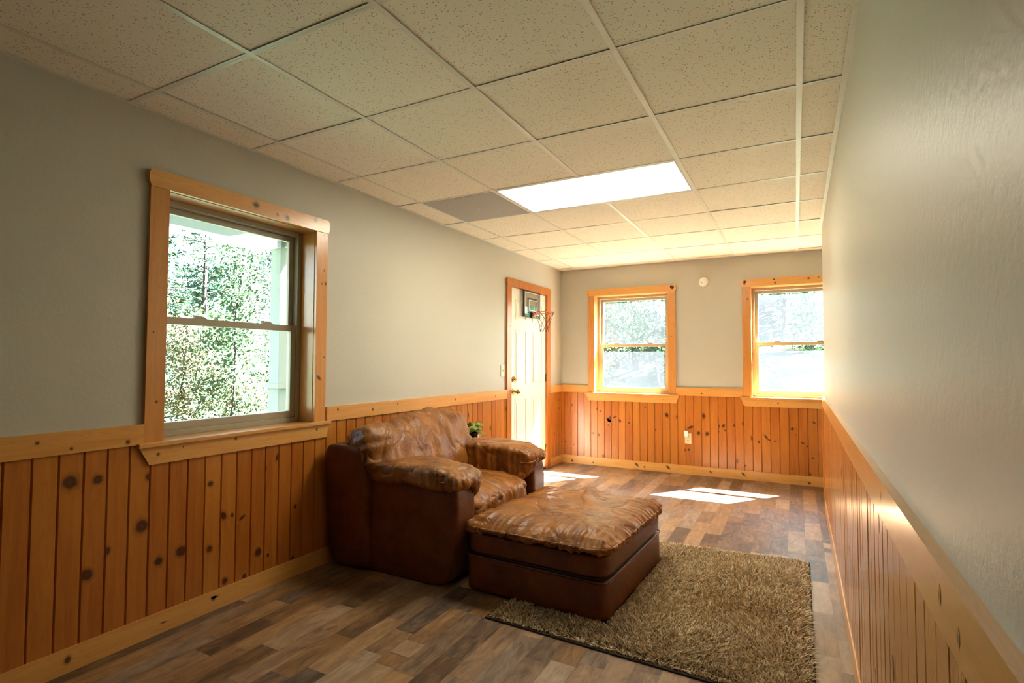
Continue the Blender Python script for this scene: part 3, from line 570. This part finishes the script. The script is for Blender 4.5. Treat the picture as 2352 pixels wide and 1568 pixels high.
mb = MB(); mb.lathe([(0.004, -0.0405), (0.004, -0.0425)], (1.699, L, 2.157), 'y', 10); mb.lathe([(0.007, -0.0415), (0.007, -0.043)], (1.716, L, 2.143), 'y', 12, 1); mb.build('indicator', [M['slot'], M['ltgrey']], t)

# ---------------------------------------------------------------- soft leather forms
def superbox(n, e=4.0):
    """vertices of a rounded box in [-1,1]^3 (each face n x n), welded"""
    idx = {}; V = []; F = []
    lin = np.tan(np.linspace(-0.9, 0.9, n+1))/math.tan(0.9)
    lin = np.linspace(-1, 1, n+1)
    def vid(p):
        k = tuple(int(round(c*1e5)) for c in p)
        if k not in idx: idx[k] = len(V); V.append(p)
        return idx[k]
    for ax in range(3):
        for sg in (-1, 1):
            a, b = (ax+1) % 3, (ax+2) % 3
            for i in range(n):
                for j in range(n):
                    q = []
                    for di, dj in ((0, 0), (1, 0), (1, 1), (0, 1)):
                        p = [0, 0, 0]; p[ax] = sg; p[a] = lin[i+di]; p[b] = lin[j+dj]; q.append(vid(tuple(p)))
                    F.append(tuple(q if sg > 0 else q[::-1]))
    V = np.array(V, dtype=float)
    r = (np.abs(V)**e).sum(1)**(1/e)
    return V/r[:, None], F
SB = {}
def nz(p, s, seed=0.0):
    return np.array([mnoise.noise(Vector((a*s+seed, b*s-seed, c*s+2*seed))) for a, b, c in p])
def ridged(p, s, seed):
    return 1-np.abs(nz(p, s, seed))*2.0
def vnorm(P, F):
    F = np.array(F); n = np.cross(P[F[:, 2]]-P[F[:, 0]], P[F[:, 3]]-P[F[:, 1]]); out = np.zeros_like(P)
    for k in range(4): np.add.at(out, F[:, k], n)
    return out/np.maximum(np.linalg.norm(out, axis=1), 1e-9)[:, None]
def soft(name, size, mat, parent, xf, n=44, e=4.5, deform=None, wrinkle=0.004, crease=0.0, seed=1.0, gather=0.0, gaxes=((0, 1),), wscale=6.0, gfreq=20.0, stretch=(1, 1, 1)):
    key = (n, e)
    if key not in SB: SB[key] = superbox(n, e)
    V, F = SB[key]; q = V.copy(); P = V*np.array(size)/2
    if deform is not None: P = deform(P, q)
    nr = vnorm(P, F); S = P*np.array(stretch)
    disp = np.zeros(len(P))
    if wrinkle:
        wp = S+0.06*np.stack([nz(S, 4.0, seed+5), nz(S, 4.0, seed+9), nz(S, 4.0, seed+13)], 1)
        disp += wrinkle*nz(wp, wscale, seed)*2
        if crease:
            rd = np.clip(ridged(wp, wscale*0.9, seed+3), 0, 1)**7; disp -= crease*rd
            rd = np.clip(ridged(wp, wscale*1.9, seed+7), 0, 1)**6; disp += crease*0.45*rd*np.clip(nz(S, 3.0, seed+21)*2+0.5, 0, 1)
    if gather:
        for (ed, al) in gaxes:       # pleats near the ends of axis ed, running along ed, spaced along al
            m = np.clip((np.abs(q[:, ed])-0.50)/0.42, 0, 1)**1.3
            ph = P[:, al]*gfreq+1.2*nz(P, 5.0, seed+17); x = np.stack([ph, np.sign(q[:, ed])*3+0*ph, 0*ph], 1)
            g = nz(x, 1.0, seed+23); disp += gather*m*g*1.8
    P = P+nr*disp[:, None]
    P = (np.array(xf.to_3x3()) @ P.T).T+np.array(xf.translation)
    mb = MB(); mb.add([tuple(p) for p in P], F, 0)
    o = mb.build(name, mat, parent, True, recalc=False, attrs=False)
    return o
def T_(x, y, z, rz=0.0, ry=0.0, rx=0.0): return Matrix.Translation((x, y, z)) @ Matrix.Rotation(rz, 4, 'Z') @ Matrix.Rotation(ry, 4, 'Y') @ Matrix.Rotation(rx, 4, 'X')

# ---------------------------------------------------------------- armchair
chair = thing('armchair', 'wide overstuffed brown leather armchair against the left wall', 'armchair', (0.5, 1.78, 0))
CY0, CY1 = 1.20, 2.37
soft('base', (0.86, 1.0, 0.30), M['leather_shaded'], chair, T_(0.50, 1.785, 0.165), n=16, e=10, wrinkle=0)
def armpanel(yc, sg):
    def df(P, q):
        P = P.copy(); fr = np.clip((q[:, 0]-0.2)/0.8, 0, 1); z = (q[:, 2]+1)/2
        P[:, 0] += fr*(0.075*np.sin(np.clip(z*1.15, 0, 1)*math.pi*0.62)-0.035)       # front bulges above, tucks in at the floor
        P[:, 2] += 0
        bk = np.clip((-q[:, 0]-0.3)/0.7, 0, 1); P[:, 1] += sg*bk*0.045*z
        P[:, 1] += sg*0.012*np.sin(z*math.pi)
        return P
    soft('arm', (0.90, 0.215, 0.575), M['leather_shaded'], chair, T_(0.485, yc, 0.2885), n=44, e=11, deform=df, wrinkle=0.002, seed=yc, wscale=3)
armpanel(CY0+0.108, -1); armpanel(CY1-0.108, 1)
def armpad(yc, sg, seed, drop):
    def df(P, q):
        P = P.copy(); x = (q[:, 0]+1)/2
        P[:, 2] += 0.022*np.sin(x*math.pi*0.85)-0.018*x**2
        fr = np.clip((x-0.70)/0.30, 0, 1); inn = np.clip(-sg*q[:, 1]*0.75+0.25, 0, 1)**1.5
        low = np.clip(0.2-q[:, 2], 0, 1)
        P[:, 2] -= low*inn*drop*(1-0.15*fr)                                             # hangs down on the inner side
        P[:, 2] -= fr**2*0.02*(q[:, 2] > 0); P[:, 0] -= 0.07*low*inn*0.6*(x > 0.6)
        P[:, 1] -= sg*inn*low*0.015
        pin = np.clip((x-0.86)/0.14, 0, 1); P[:, 2] *= 1-0.25*pin*(sg*q[:, 1] > -0.2)
        return P
    soft('arm_cushion', (0.715, 0.325, 0.130), M['leather'], chair, T_(0.642, yc, 0.588), n=88, e=4.6, deform=df, wrinkle=0.005, crease=0.006, seed=seed, gather=0.0095, gaxes=((0, 1), (1, 0)), wscale=8.0, gfreq=30)
armpad(CY0+0.128, -1, 2.3, 0.15); armpad(CY1-0.150, 1, 6.1, 0.19)
# back frame with two side wings
def dfb(P, q):
    P = P.copy(); z = (q[:, 2]+1)/2; P[:, 1] *= 1+0.06*np.clip(z, 0, 1); return P
soft('back_frame', (0.20, 1.06, 0.70), M['leather_shaded'], chair, T_(0.135, 1.745, 0.365), n=24, e=10, deform=dfb, wrinkle=0.002, wscale=3)
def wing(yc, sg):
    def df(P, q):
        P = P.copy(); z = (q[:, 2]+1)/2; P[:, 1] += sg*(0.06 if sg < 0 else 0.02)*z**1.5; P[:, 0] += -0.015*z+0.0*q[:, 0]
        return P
    soft('back_wing', (0.330, 0.180, 0.750), M['leather_shaded'], chair, T_(0.208, yc, 0.380), n=40, e=6.5, deform=df, wrinkle=0.003, seed=yc*3, wscale=3)
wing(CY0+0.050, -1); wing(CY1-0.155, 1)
def dfc(P, q):
    P = P.copy(); z = q[:, 2]; y = q[:, 1]; lo = np.clip(-z, 0, 1)**0.8
    P[:, 0] *= 0.45+0.55*np.clip(1-np.abs(z)**3.5, 0, 1)*np.clip(1-np.abs(y)**6*0.75, 0, 1)+0.12*lo
    P[:, 1] *= 1-0.24*lo
    P[:, 2] += 0.018*y*np.clip(z, 0, 1)+0.016*np.sin(y*4.5+0.6)*np.clip(z, 0, 1)
    P[:, 2] -= 0.05*np.clip(np.abs(y)-0.80, 0, 1)*np.clip(z, 0, 1)
    return P
soft('back_cushion', (0.29, 1.145, 0.53), M['leather'], chair, T_(0.325, 1.707, 0.632, 0, -0.30), n=110, e=7.5, deform=dfc, wrinkle=0.008, crease=0.009, seed=4.4, gather=0.010, gaxes=((1, 2), (2, 1)), wscale=6.0, gfreq=22, stretch=(1, 1.6, 0.7))
def dfs(P, q):
    P = P.copy(); P[:, 2] += 0.03*np.clip(1-q[:, 1]**2, 0, 1)*(q[:, 2] > 0); fr = np.clip((q[:, 0]-0.55)/0.45, 0, 1); P[:, 2] -= 0.035*fr; return P
soft('seat_cushion', (0.78, 0.80, 0.19), M['leather'], chair, T_(0.598, 1.785, 0.375), n=92, e=5.0, deform=dfs, wrinkle=0.007, crease=0.010, seed=8.8, gather=0.007, gaxes=((0, 1), (1, 0)), wscale=5.5, gfreq=24, stretch=(0.6, 1.5, 1))
for x in (0.12, 0.86):
    for y in (1.30, 2.27): mb = MB(); mb.lathe([(0.022, 0.0), (0.025, 0.02)], (x, y, 0.0), 'z', 12); mb.build('foot', M['dark'], chair)

# ---------------------------------------------------------------- ottoman
RZ = math.radians(-3.0); OC = Vector((1.432, 1.715, 0)); OL, OW = 0.815, 0.975; OZ = 0.012
ott = thing('ottoman', 'large square brown leather storage ottoman in front of the armchair', 'ottoman', tuple(OC))
def otx(z, dx=0, dy=0): return Matrix.Translation(OC+Vector((0, 0, z))) @ Matrix.Rotation(RZ, 4, 'Z') @ Matrix.Translation((dx, dy, 0))
soft('base', (OL, OW, 0.188), M['leather_shaded'], ott, otx(OZ+0.094), n=36, e=22, wrinkle=0.0015, seed=3, wscale=5)
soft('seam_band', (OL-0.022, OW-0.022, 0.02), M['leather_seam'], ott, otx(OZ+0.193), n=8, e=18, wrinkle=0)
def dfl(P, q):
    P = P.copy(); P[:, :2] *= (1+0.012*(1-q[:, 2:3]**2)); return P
soft('lid', (OL-0.004, OW-0.004, 0.115), M['leather_shaded'], ott, otx(OZ+0.256), n=40, e=14, deform=dfl, wrinkle=0.0025, seed=5, wscale=4)
def dft(P, q):
    P = P.copy(); u, v = q[:, 0]/0.985, q[:, 1]/0.985; up = np.clip(q[:, 2]*1.5, 0, 1)
    rim = np.clip(1-np.maximum(np.abs(u), np.abs(v)), 0, 1); dome = 1-np.exp(-rim/0.16)
    P[:, 2] = np.where(q[:, 2] > 0, -0.030+(P[:, 2]+0.030)*(0.30+0.70*dome), P[:, 2]*(0.75+0.25*dome)-0.004*(1-dome))
    P[:, 2] += up*dome*(0.010-0.014*np.exp(-((u-0.25)**2+(v+0.10)**2)/0.10)+0.034*np.exp(-((u-0.02)**2/0.015+(v-0.62)**2/0.05))+0.010*np.sin(u*5+v*2.2+1))
    return P
soft('top_cushion', (OL+0.045, OW+0.035, 0.100), M['leather'], ott, otx(OZ+0.352), n=150, e=11, deform=dft, wrinkle=0.0045, crease=0.0055, seed=12.7, gather=0.0075, gaxes=((0, 1), (1, 0)), wscale=8.0, gfreq=38)
# fine seam piping round the lid foot
R3 = Matrix.Rotation(RZ, 3, 'Z')
def rrect(hx, hy, r, z, k=6):
    o = []
    for cx_, cy_, a0 in ((hx-r, hy-r, 0), (-hx+r, hy-r, 90), (-hx+r, -hy+r, 180), (hx-r, -hy+r, 270)):
        for i in range(k+1):
            a = math.radians(a0+90*i/k); p = R3 @ Vector((cx_+r*math.cos(a), cy_+r*math.sin(a), 0)); o.append((OC.x+p.x, OC.y+p.y, z))
    return o
mb = MB(); mb.tube(rrect(OL/2-0.002, OW/2-0.002, 0.03, OZ+0.186), 0.004, 6, closed=True); mb.build('piping', M['leather_shaded'], ott, True)

# ---------------------------------------------------------------- shag rug
rug = thing('shag_rug', 'thick brown and cream shag rug under the ottoman', 'rug', (2.0, 1.75, 0))
Q = np.array([(1.262, 1.020), (2.680, 0.962), (2.690, 2.595), (1.30, 2.495)])
def quad(u, v): return ((1-u)*(1-v))[:, None]*Q[0]+(u*(1-v))[:, None]*Q[1]+(u*v)[:, None]*Q[2]+((1-u)*v)[:, None]*Q[3]
mb = MB(); vs = [(x, y, 0.0005) for x, y in Q]+[(x, y, 0.0075) for x, y in Q]
mb.add(vs, [(3, 2, 1, 0), (4, 5, 6, 7), (0, 1, 5, 4), (1, 2, 6, 5), (2, 3, 7, 6), (3, 0, 4, 7)]); mb.build('backing', M['backing'], rug)
nB = 78000
u = rng.random(nB); v = rng.random(nB); P0 = quad(u*0.985+0.0075, v*0.985+0.0075)
lo = (R3.inverted() @ Vector((0, 0, 0)))
c_, s_ = math.cos(-RZ), math.sin(-RZ); dx, dy = P0[:, 0]-OC.x, P0[:, 1]-OC.y; lx = dx*c_-dy*s_; ly = dx*s_+dy*c_
keep = ~((np.abs(lx) < OL/2+0.002) & (np.abs(ly) < OW/2+0.002)); rc = np.minimum(np.minimum(u, 1-u), np.minimum(v, 1-v))
keep &= ~((np.minimum(u, 1-u)+np.minimum(v, 1-v)) < 0.016)
P0 = P0[keep]; u = u[keep]; v = v[keep]; lx = lx[keep]; ly = ly[keep]; nB = len(P0)
def field(p, s, seed):     # cheap smooth noise
    r = np.random.default_rng(seed); out = np.zeros(len(p))
    for _ in range(7):
        k = r.normal(size=2)*s; out += np.sin(p@k+r.random()*6.28)
    return out/7**0.5
ang = rng.random(nB)*2*math.pi; lean = 0.008+0.014*rng.random(nB)
fx, fy = field(P0, 14, 1), field(P0, 14, 2)
dirx = np.cos(ang)*lean+0.009*fx; diry = np.sin(ang)*lean+0.009*fy
edge = np.minimum(np.minimum(u, 1-u), np.minimum(v, 1-v)); fall = np.clip(edge/0.03, 0.45, 1)
hgt = (0.020+0.013*rng.random(nB)+0.004*field(P0, 25, 3))*fall; hgt = np.clip(hgt, 0.010, 0.040)
oo = np.maximum(np.abs(lx)-OL/2, np.abs(ly)-OW/2); sgx = np.where(np.abs(lx)-OL/2 > np.abs(ly)-OW/2, np.sign(lx), 0); sgy = np.where(sgx == 0, np.sign(ly), 0)
near = oo < 0.03
cc, ss = math.cos(RZ), math.sin(RZ); ox_ = sgx*cc-sgy*ss; oy_ = sgx*ss+sgy*cc
push = np.where(near, 0.02, 0); dirx = np.where(near, ox_*0.012+0.2*dirx, dirx); diry = np.where(near, oy_*0.012+0.2*diry, diry)
wd = 0.0020+0.0018*rng.random(nB); wa = rng.random(nB)*math.pi; wx, wy = np.cos(wa)*wd, np.sin(wa)*wd
V = np.zeros((nB, 5, 3)); z0 = 0.007
V[:, 0] = np.stack([P0[:, 0]-wx, P0[:, 1]-wy, np.full(nB, z0)], 1); V[:, 1] = np.stack([P0[:, 0]+wx, P0[:, 1]+wy, np.full(nB, z0)], 1)
mx, my = P0[:, 0]+dirx*0.35, P0[:, 1]+diry*0.35; mz = z0+hgt*0.62
V[:, 2] = np.stack([mx+wx*1.1, my+wy*1.1, mz], 1); V[:, 3] = np.stack([mx-wx*1.1, my-wy*1.1, mz], 1)
V[:, 4] = np.stack([P0[:, 0]+dirx*1.15, P0[:, 1]+diry*1.15, z0+hgt], 1)
me = bpy.data.meshes.new('pile'); me.vertices.add(nB*5); me.vertices.foreach_set('co', V.reshape(-1))
base = (np.arange(nB)*5)[:, None]; quads = base+np.array([0, 1, 2, 3]); tris = base+np.array([3, 2, 4])
loops = np.concatenate([quads, tris], 1).reshape(-1)
me.loops.add(len(loops)); me.loops.foreach_set('vertex_index', loops.astype(np.int32)); me.polygons.add(nB*2)
ls = np.stack([np.arange(nB)*7, np.arange(nB)*7+4], 1).reshape(-1); me.polygons.foreach_set('loop_start', ls.astype(np.int32))
me.update(calc_edges=True); me.validate()
rv = np.clip((rng.random(nB)-0.5)*1.25+0.5+0.08*field(P0, 10, 5), 0, 1); rv5 = np.repeat(rv, 5).reshape(nB, 5); rv5[:, :2] *= 0.6; rv5[:, 4] = np.clip(rv5[:, 4]*1.15, 0, 1)  # tips lightened to imitate highlights on the pile, blades coloured darker at the base
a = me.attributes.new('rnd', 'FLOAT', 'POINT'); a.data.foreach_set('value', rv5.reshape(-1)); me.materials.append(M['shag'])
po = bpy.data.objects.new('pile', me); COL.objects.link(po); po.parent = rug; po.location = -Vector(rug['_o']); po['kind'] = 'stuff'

# ---------------------------------------------------------------- side table and potted plant
PX, PY = 0.185, 2.640; TZ = 0.552
t = thing('side_table', 'small black side table mostly hidden behind the armchair', 'side table', (PX, PY, 0))
mb = MB(); mb.box((PX-0.10, PY-0.085, TZ-0.016), (PX+0.10, PY+0.085, TZ)); mb.build('table_top', M['dark'], t, bevel=0.003)
for sx in (-1, 1):
    for sy in (-1, 1):
        mb = MB(); mb.box((PX+sx*0.085-0.01, PY+sy*0.07-0.01, 0.0), (PX+sx*0.085+0.01, PY+sy*0.07+0.01, TZ-0.016)); mb.build('leg', M['dark'], t)
t = thing('potted_plant', 'leafy green houseplant in a black pot between armchair and door', 'potted plant', (PX, PY, TZ))
mb = MB(); mb.lathe([(0.038, TZ), (0.048, TZ+0.085), (0.052, TZ+0.088), (0.052, TZ+0.102), (0.046, TZ+0.102), (0.044, TZ+0.088)], (PX, PY-0.015, 0), 'z', 28); mb.build('pot', M['dark'], t, True)
for i in range(46):
    a = i*2.399; el = 0.05+0.95*((i*0.7548) % 1); R_ = 0.02+0.04*random.random()
    base_ = Vector((PX, PY-0.015, TZ+0.09)); tip = base_+Vector((math.cos(a)*R_*1.0, math.sin(a)*R_, 0.025+0.085*el))
    if i in (3, 4): tip = Vector((PX+0.05, PY+(0.03 if i == 3 else 0.0), TZ+0.115))
    mb = MB() if i == 0 else mb
    mb.tube([base_, (base_+tip)/2+Vector((0, 0, 0.02)), tip], [0.0018, 0.0014, 0.001], 5, 1, 0.2)
    out = (tip-base_); out.z *= 0.2; out = out.normalized() if out.length > 0.01 else Vector((1, 0, 0)); side = out.cross(Vector((0, 0, 1))).normalized()
    ln, wd_ = random.uniform(0.05, 0.075), random.uniform(0.020, 0.028); dn = Vector((0, 0, -0.5-0.9*random.random())); ax_ = (out+dn).normalized(); nn = ax_.cross(side)
    pr = [(0, 0.0), (0.12, 0.75), (0.35, 1.0), (0.6, 0.8), (0.82, 0.4), (1.0, 0.03)]; vs = []
    for q, (s1_, ww) in enumerate(pr):
        c = tip+ax_*ln*s1_+nn*(-0.012*s1_**2); vs += [c-side*wd_*ww+nn*0.006*ww, c, c+side*wd_*ww+nn*0.006*ww]
    fs = []
    for q in range(len(pr)-1): fs += [(q*3, q*3+1, q*3+4, q*3+3), (q*3+1, q*3+2, q*3+5, q*3+4)]
    mb.add([tuple(p) for p in vs], fs, 0, random.random())
    if i == 45: lf = mb.build('foliage', [M['leaf_house'], M['leaf_mid']], t, True, recalc=False); lf['kind'] = 'stuff'

# ---------------------------------------------------------------- outside: ground, porch, trees
def gh(x, y):
    h = -0.45
    if y > 7.5: h += (y-7.5)*0.30+0.25*math.sin(x*0.5)*min(1, (y-7.5)/4)
    if x < -8: h += (-8-x)*0.05
    return min(h, 9)
mb = MB(); nx, ny = 50, 50; X = np.linspace(-45, 40, nx); Y = np.linspace(-35, 50, ny); vs = [(x, y, gh(x, y)+0.1*mnoise.noise(Vector((x*0.4, y*0.4, 0)))) for y in Y for x in X]
mb.add(vs, [(j*nx+i, j*nx+i+1, (j+1)*nx+i+1, (j+1)*nx+i) for j in range(ny-1) for i in range(nx-1)])
g = struct(mb.build('ground', M['ground'], None, True, recalc=False), 'wooded ground rising behind the house')
mb = MB(); mb.box((-T, YB-T, H+0.262), (XE+T, L+T, 5.3)); struct(mb.build('wall_upper', M['exthouse']), 'upper storey of the house above the room')
t = thing('porch', 'pale painted porch post and roof edge outside the large window', 'porch', (-1.95, 2.0, -0.45))
mb = MB(); mb.box((-2.05, 2.335, -0.45), (-1.905, 2.475, 2.50)); mb.build('post', M['extpaint'], t, bevel=0.004)
mb = MB(); mb.box((-2.075, 2.31, 0.985), (-1.88, 2.50, 1.03)); mb.build('post_band', M['extpaint'], t)
mb = MB(); mb.box((-2.02, -4.5, 2.385), (-1.90, 2.33, 2.56)); mb.build('beam', M['ltgrey'], t)
mb = MB(); mb.box((-2.25, -4.5, 2.56), (-0.155, 2.62, 2.66)); mb.build('porch_roof', M['extpaint'], t)
mb = MB(); mb.prism([(2.36, 2.40), (2.46, 2.40), (2.46, 2.56), (2.36, 2.56)], -1.9, -0.155, lambda s, z, d: (d, s, z)); mb.build('end_beam', M['extpaint'], t)
mb = MB(); mb.box((-2.2, -4.5, -0.45), (-0.155, 2.7, -0.12)); mb.build('deck', M['extpaint'], t)

def leaves(mb_name, centers, size, mat, parent, loc, flat=0.0, narrow=0.55, seed=0):
    r = np.random.default_rng(seed); n = len(centers); a = r.normal(size=(n, 3)); a /= np.linalg.norm(a, axis=1)[:, None]; a[:, 2] *= (1-flat)
    b = np.cross(a, r.normal(size=(n, 3))); b /= np.linalg.norm(b, axis=1)[:, None]; s = size*(0.6+0.8*r.random(n))[:, None]
    a /= np.linalg.norm(a, axis=1)[:, None]; c = centers-np.array(loc)
    V = np.stack([c-a*s*0.5, c+b*s*narrow*0.5-a*s*0.08, c+a*s*0.5, c-b*s*narrow*0.5-a*s*0.08], 1)
    me = bpy.data.meshes.new(mb_name); me.vertices.add(n*4); me.vertices.foreach_set('co', V.reshape(-1)); me.loops.add(n*4); me.loops.foreach_set('vertex_index', np.arange(n*4, dtype=np.int32))
    me.polygons.add(n); me.polygons.foreach_set('loop_start', (np.arange(n)*4).astype(np.int32)); me.update(calc_edges=True); me.validate()
    at = me.attributes.new('rnd', 'FLOAT', 'POINT'); at.data.foreach_set('value', np.repeat(r.random(n), 4)); me.materials.append(mat)
    o = bpy.data.objects.new(mb_name, me); COL.objects.link(o); o.parent = parent; o['kind'] = 'stuff'; return o
def broadleaf(label, x, y, h, rad, n, size, mat, seed, group, trunk_r=0.05, z0f=0.12, bark='bark'):
    r = np.random.default_rng(seed); z = gh(x, y); t = thing('tree', label, 'tree', (x, y, z), group)
    mb = MB(); top = Vector((x+r.normal()*0.15, y+r.normal()*0.15, z+h)); base_ = Vector((x, y, z-0.1)); tr = [base_.lerp(top, f)+Vector((r.normal()*0.05, r.normal()*0.05, 0))*(f > 0) for f in np.linspace(0, 1, 7)]
    mb.tube(tr, list(np.linspace(trunk_r, 0.012, 7)), 7); C = []
    nb = 26
    for i in range(nb):
        f = z0f+(1-z0f)*((i+0.5)/nb); p = base_.lerp(top, f); a = r.random()*6.28; ll = rad*(0.5+0.6*r.random())*(1.15-0.75*f)
        e = p+Vector((math.cos(a)*ll, math.sin(a)*ll, ll*(0.15+0.45*r.random()))); md = (p+e)/2+Vector((0, 0, 0.05*ll)); mb.tube([p, md, e], [trunk_r*0.35*(1.1-f), trunk_r*0.2*(1.1-f), 0.004], 5)
        k = n//nb; tt = r.random(k)**0.7; pts = np.array(p)[None]*(1-tt)[:, None]+np.array(e)[None]*tt[:, None]+r.normal(size=(k, 3))*(0.10+0.20*rad*0.6*tt)[:, None]*np.array([1, 1, 0.7]); C.append(pts)
    mb.build('trunk', M[bark], t, True, recalc=False); leaves('foliage', np.concatenate(C), size, M[mat], t, (x, y, z), seed=seed)
    return t
def conifer(label, x, y, h, rad, n, mat, seed, group, z0f=0.1):
    r = np.random.default_rng(seed); z = gh(x, y); t = thing('conifer', label, 'tree', (x, y, z), group)
    mb = MB(); base_ = Vector((x, y, z-0.1)); top = Vector((x, y, z+h)); mb.tube([base_.lerp(top, f) for f in (0, 0.3, 0.6, 1)], [0.11, 0.08, 0.05, 0.01], 8); C = []; nb = 60
    for i in range(nb):
        f = z0f+(1-z0f)*((i+r.random())/nb); p = base_.lerp(top, min(f, 0.99)); a = r.random()*6.28; ll = rad*(1.05-f)*(0.6+0.55*r.random())+0.1
        e = p+Vector((math.cos(a)*ll, math.sin(a)*ll, ll*(0.25-0.35*(1-f)))); mb.tube([p, (p+e)/2+Vector((0, 0, ll*0.07)), e], [0.018, 0.011, 0.003], 4)
        k = n//nb; tt = 0.2+0.8*r.random(k); w_ = (0.22*ll*(1.1-tt))[:, None]; sd_ = np.array((-math.sin(a), math.cos(a), 0)); C.append(np.array(p)[None]*(1-tt)[:, None]+np.array(e)[None]*tt[:, None]+sd_*r.normal(size=(k, 1))*w_*1.2+r.normal(size=(k, 3))*0.03)
    mb.build('trunk', M['bark'], t, True, recalc=False); leaves('foliage', np.concatenate(C), 0.13, M[mat], t, (x, y, z), 0.7, 0.22, seed)
    return t
gL, gB = 'trees beyond the large window', 'trees behind the end windows'
conifer('tall dark conifer against the sky at the centre of the large window', -11.5, 7.6, 6.6, 2.3, 5200, 'leaf_dark', 3, gL)
conifer('slim conifer left of the tall one beyond the large window', -12.0, 6.35, 6.9, 2.0, 4200, 'leaf_dark', 4, gL)
conifer('thin conifer just left of the porch post', -12.5, 9.7, 5.6, 2.2, 4600, 'leaf_dark', 5, gL)
broadleaf('fresh green sapling with large leaves nearest the large window', -6.6, 4.9, 3.75, 0.75, 3000, 0.085, 'leaf_fresh', 6, gL, 0.025)
broadleaf('golden leaved young tree low at the left of the large window', -7.6, 4.75, 2.4, 1.0, 4800, 0.07, 'leaf_gold', 7, gL, 0.03)
broadleaf('green bushy tree in the middle of the large window', -8.2, 6.4, 2.6, 1.2, 6000, 0.08, 'leaf_mid', 8, gL, 0.04)
broadleaf('pale green bush beside the porch post', -8.0, 7.7, 2.3, 1.1, 5600, 0.08, 'leaf_fresh', 9, gL, 0.035)
broadleaf('russet tinged bush low in the large window', -7.2, 5.7, 1.5, 0.8, 3600, 0.065, 'leaf_gold', 10, gL, 0.03)
for i, (x, y, h, r_, m_) in enumerate([(-15, 7.5, 4.2, 2.2, 'leaf_mid'), (-14.5, 9.6, 4.0, 2.1, 'leaf_teal'), (-15.5, 11.6, 4.3, 2.3, 'leaf_mid'), (-16, 13.4, 4.6, 2.4, 'leaf_teal'), (-11.5, 5.4, 2.4, 1.5, 'leaf_teal'), (-17, 9.3, 4.8, 2.6, 'leaf_teal')]):
    broadleaf('leafy tree in the distant thicket beyond the large window', x, y, h, r_, 4200, 0.17, m_, 20+i, gL+', distant thicket', 0.05)
broadleaf('pale trunked tree seen in the middle end window', -1.15, 13.0, 6.5, 1.9, 6000, 0.14, 'leaf_teal', 40, gB, 0.09, 0.1)
broadleaf('yellow green tree at the right of the middle end window', -0.2, 11.5, 4.6, 1.3, 4200, 0.11, 'leaf_fresh', 41, gB, 0.05)
broadleaf('bluish green tree at the left of the middle end window', -3.0, 14.2, 6.2, 2.0, 6000, 0.15, 'leaf_teal', 42, gB, 0.07)
broadleaf('golden bush low in the middle end window', -1.7, 11.2, 2.4, 0.9, 2600, 0.10, 'leaf_gold', 43, gB, 0.04)
broadleaf('tree on the slope in the right end window', 2.3, 15.5, 5.5, 2.0, 5200, 0.15, 'leaf_teal', 44, gB, 0.08)
broadleaf('yellow flecked bush low in the right end window', 3.0, 12.0, 1.9, 0.8, 2400, 0.10, 'leaf_fresh', 45, gB, 0.04)
for i, (x, y, h, r_) in enumerate([(-5.5, 18, 6, 2.8), (-1.5, 18.5, 6, 2.8), (2.2, 19, 6, 2.8), (5.5, 18, 6, 2.8), (-3.6, 22, 7, 3.2), (0.5, 23, 7, 3.2), (4.2, 23, 7, 3.2)]):
    broadleaf('leafy tree in the hillside wood behind the end windows', x, y, h, r_, 4200, 0.24, 'leaf_teal', 60+i, gB+', hillside wood', 0.08)
t = thing('fallen_log', 'bare pale log lying across the slope in the right end window', 'log', (2.5, 13.2, gh(2.5, 13.2)))
mb = MB(); mb.tube([(1.7, 13.2, gh(1.7, 13.2)+0.10), (2.4, 13.1, gh(2.4, 13.1)+0.13), (3.4, 13.3, gh(3.4, 13.3)+0.10)], [0.09, 0.08, 0.06], 9); mb.build('log', M['pale_bark'], t, True)

for o in list(bpy.data.objects):
    if '_o' in o: del o['_o']
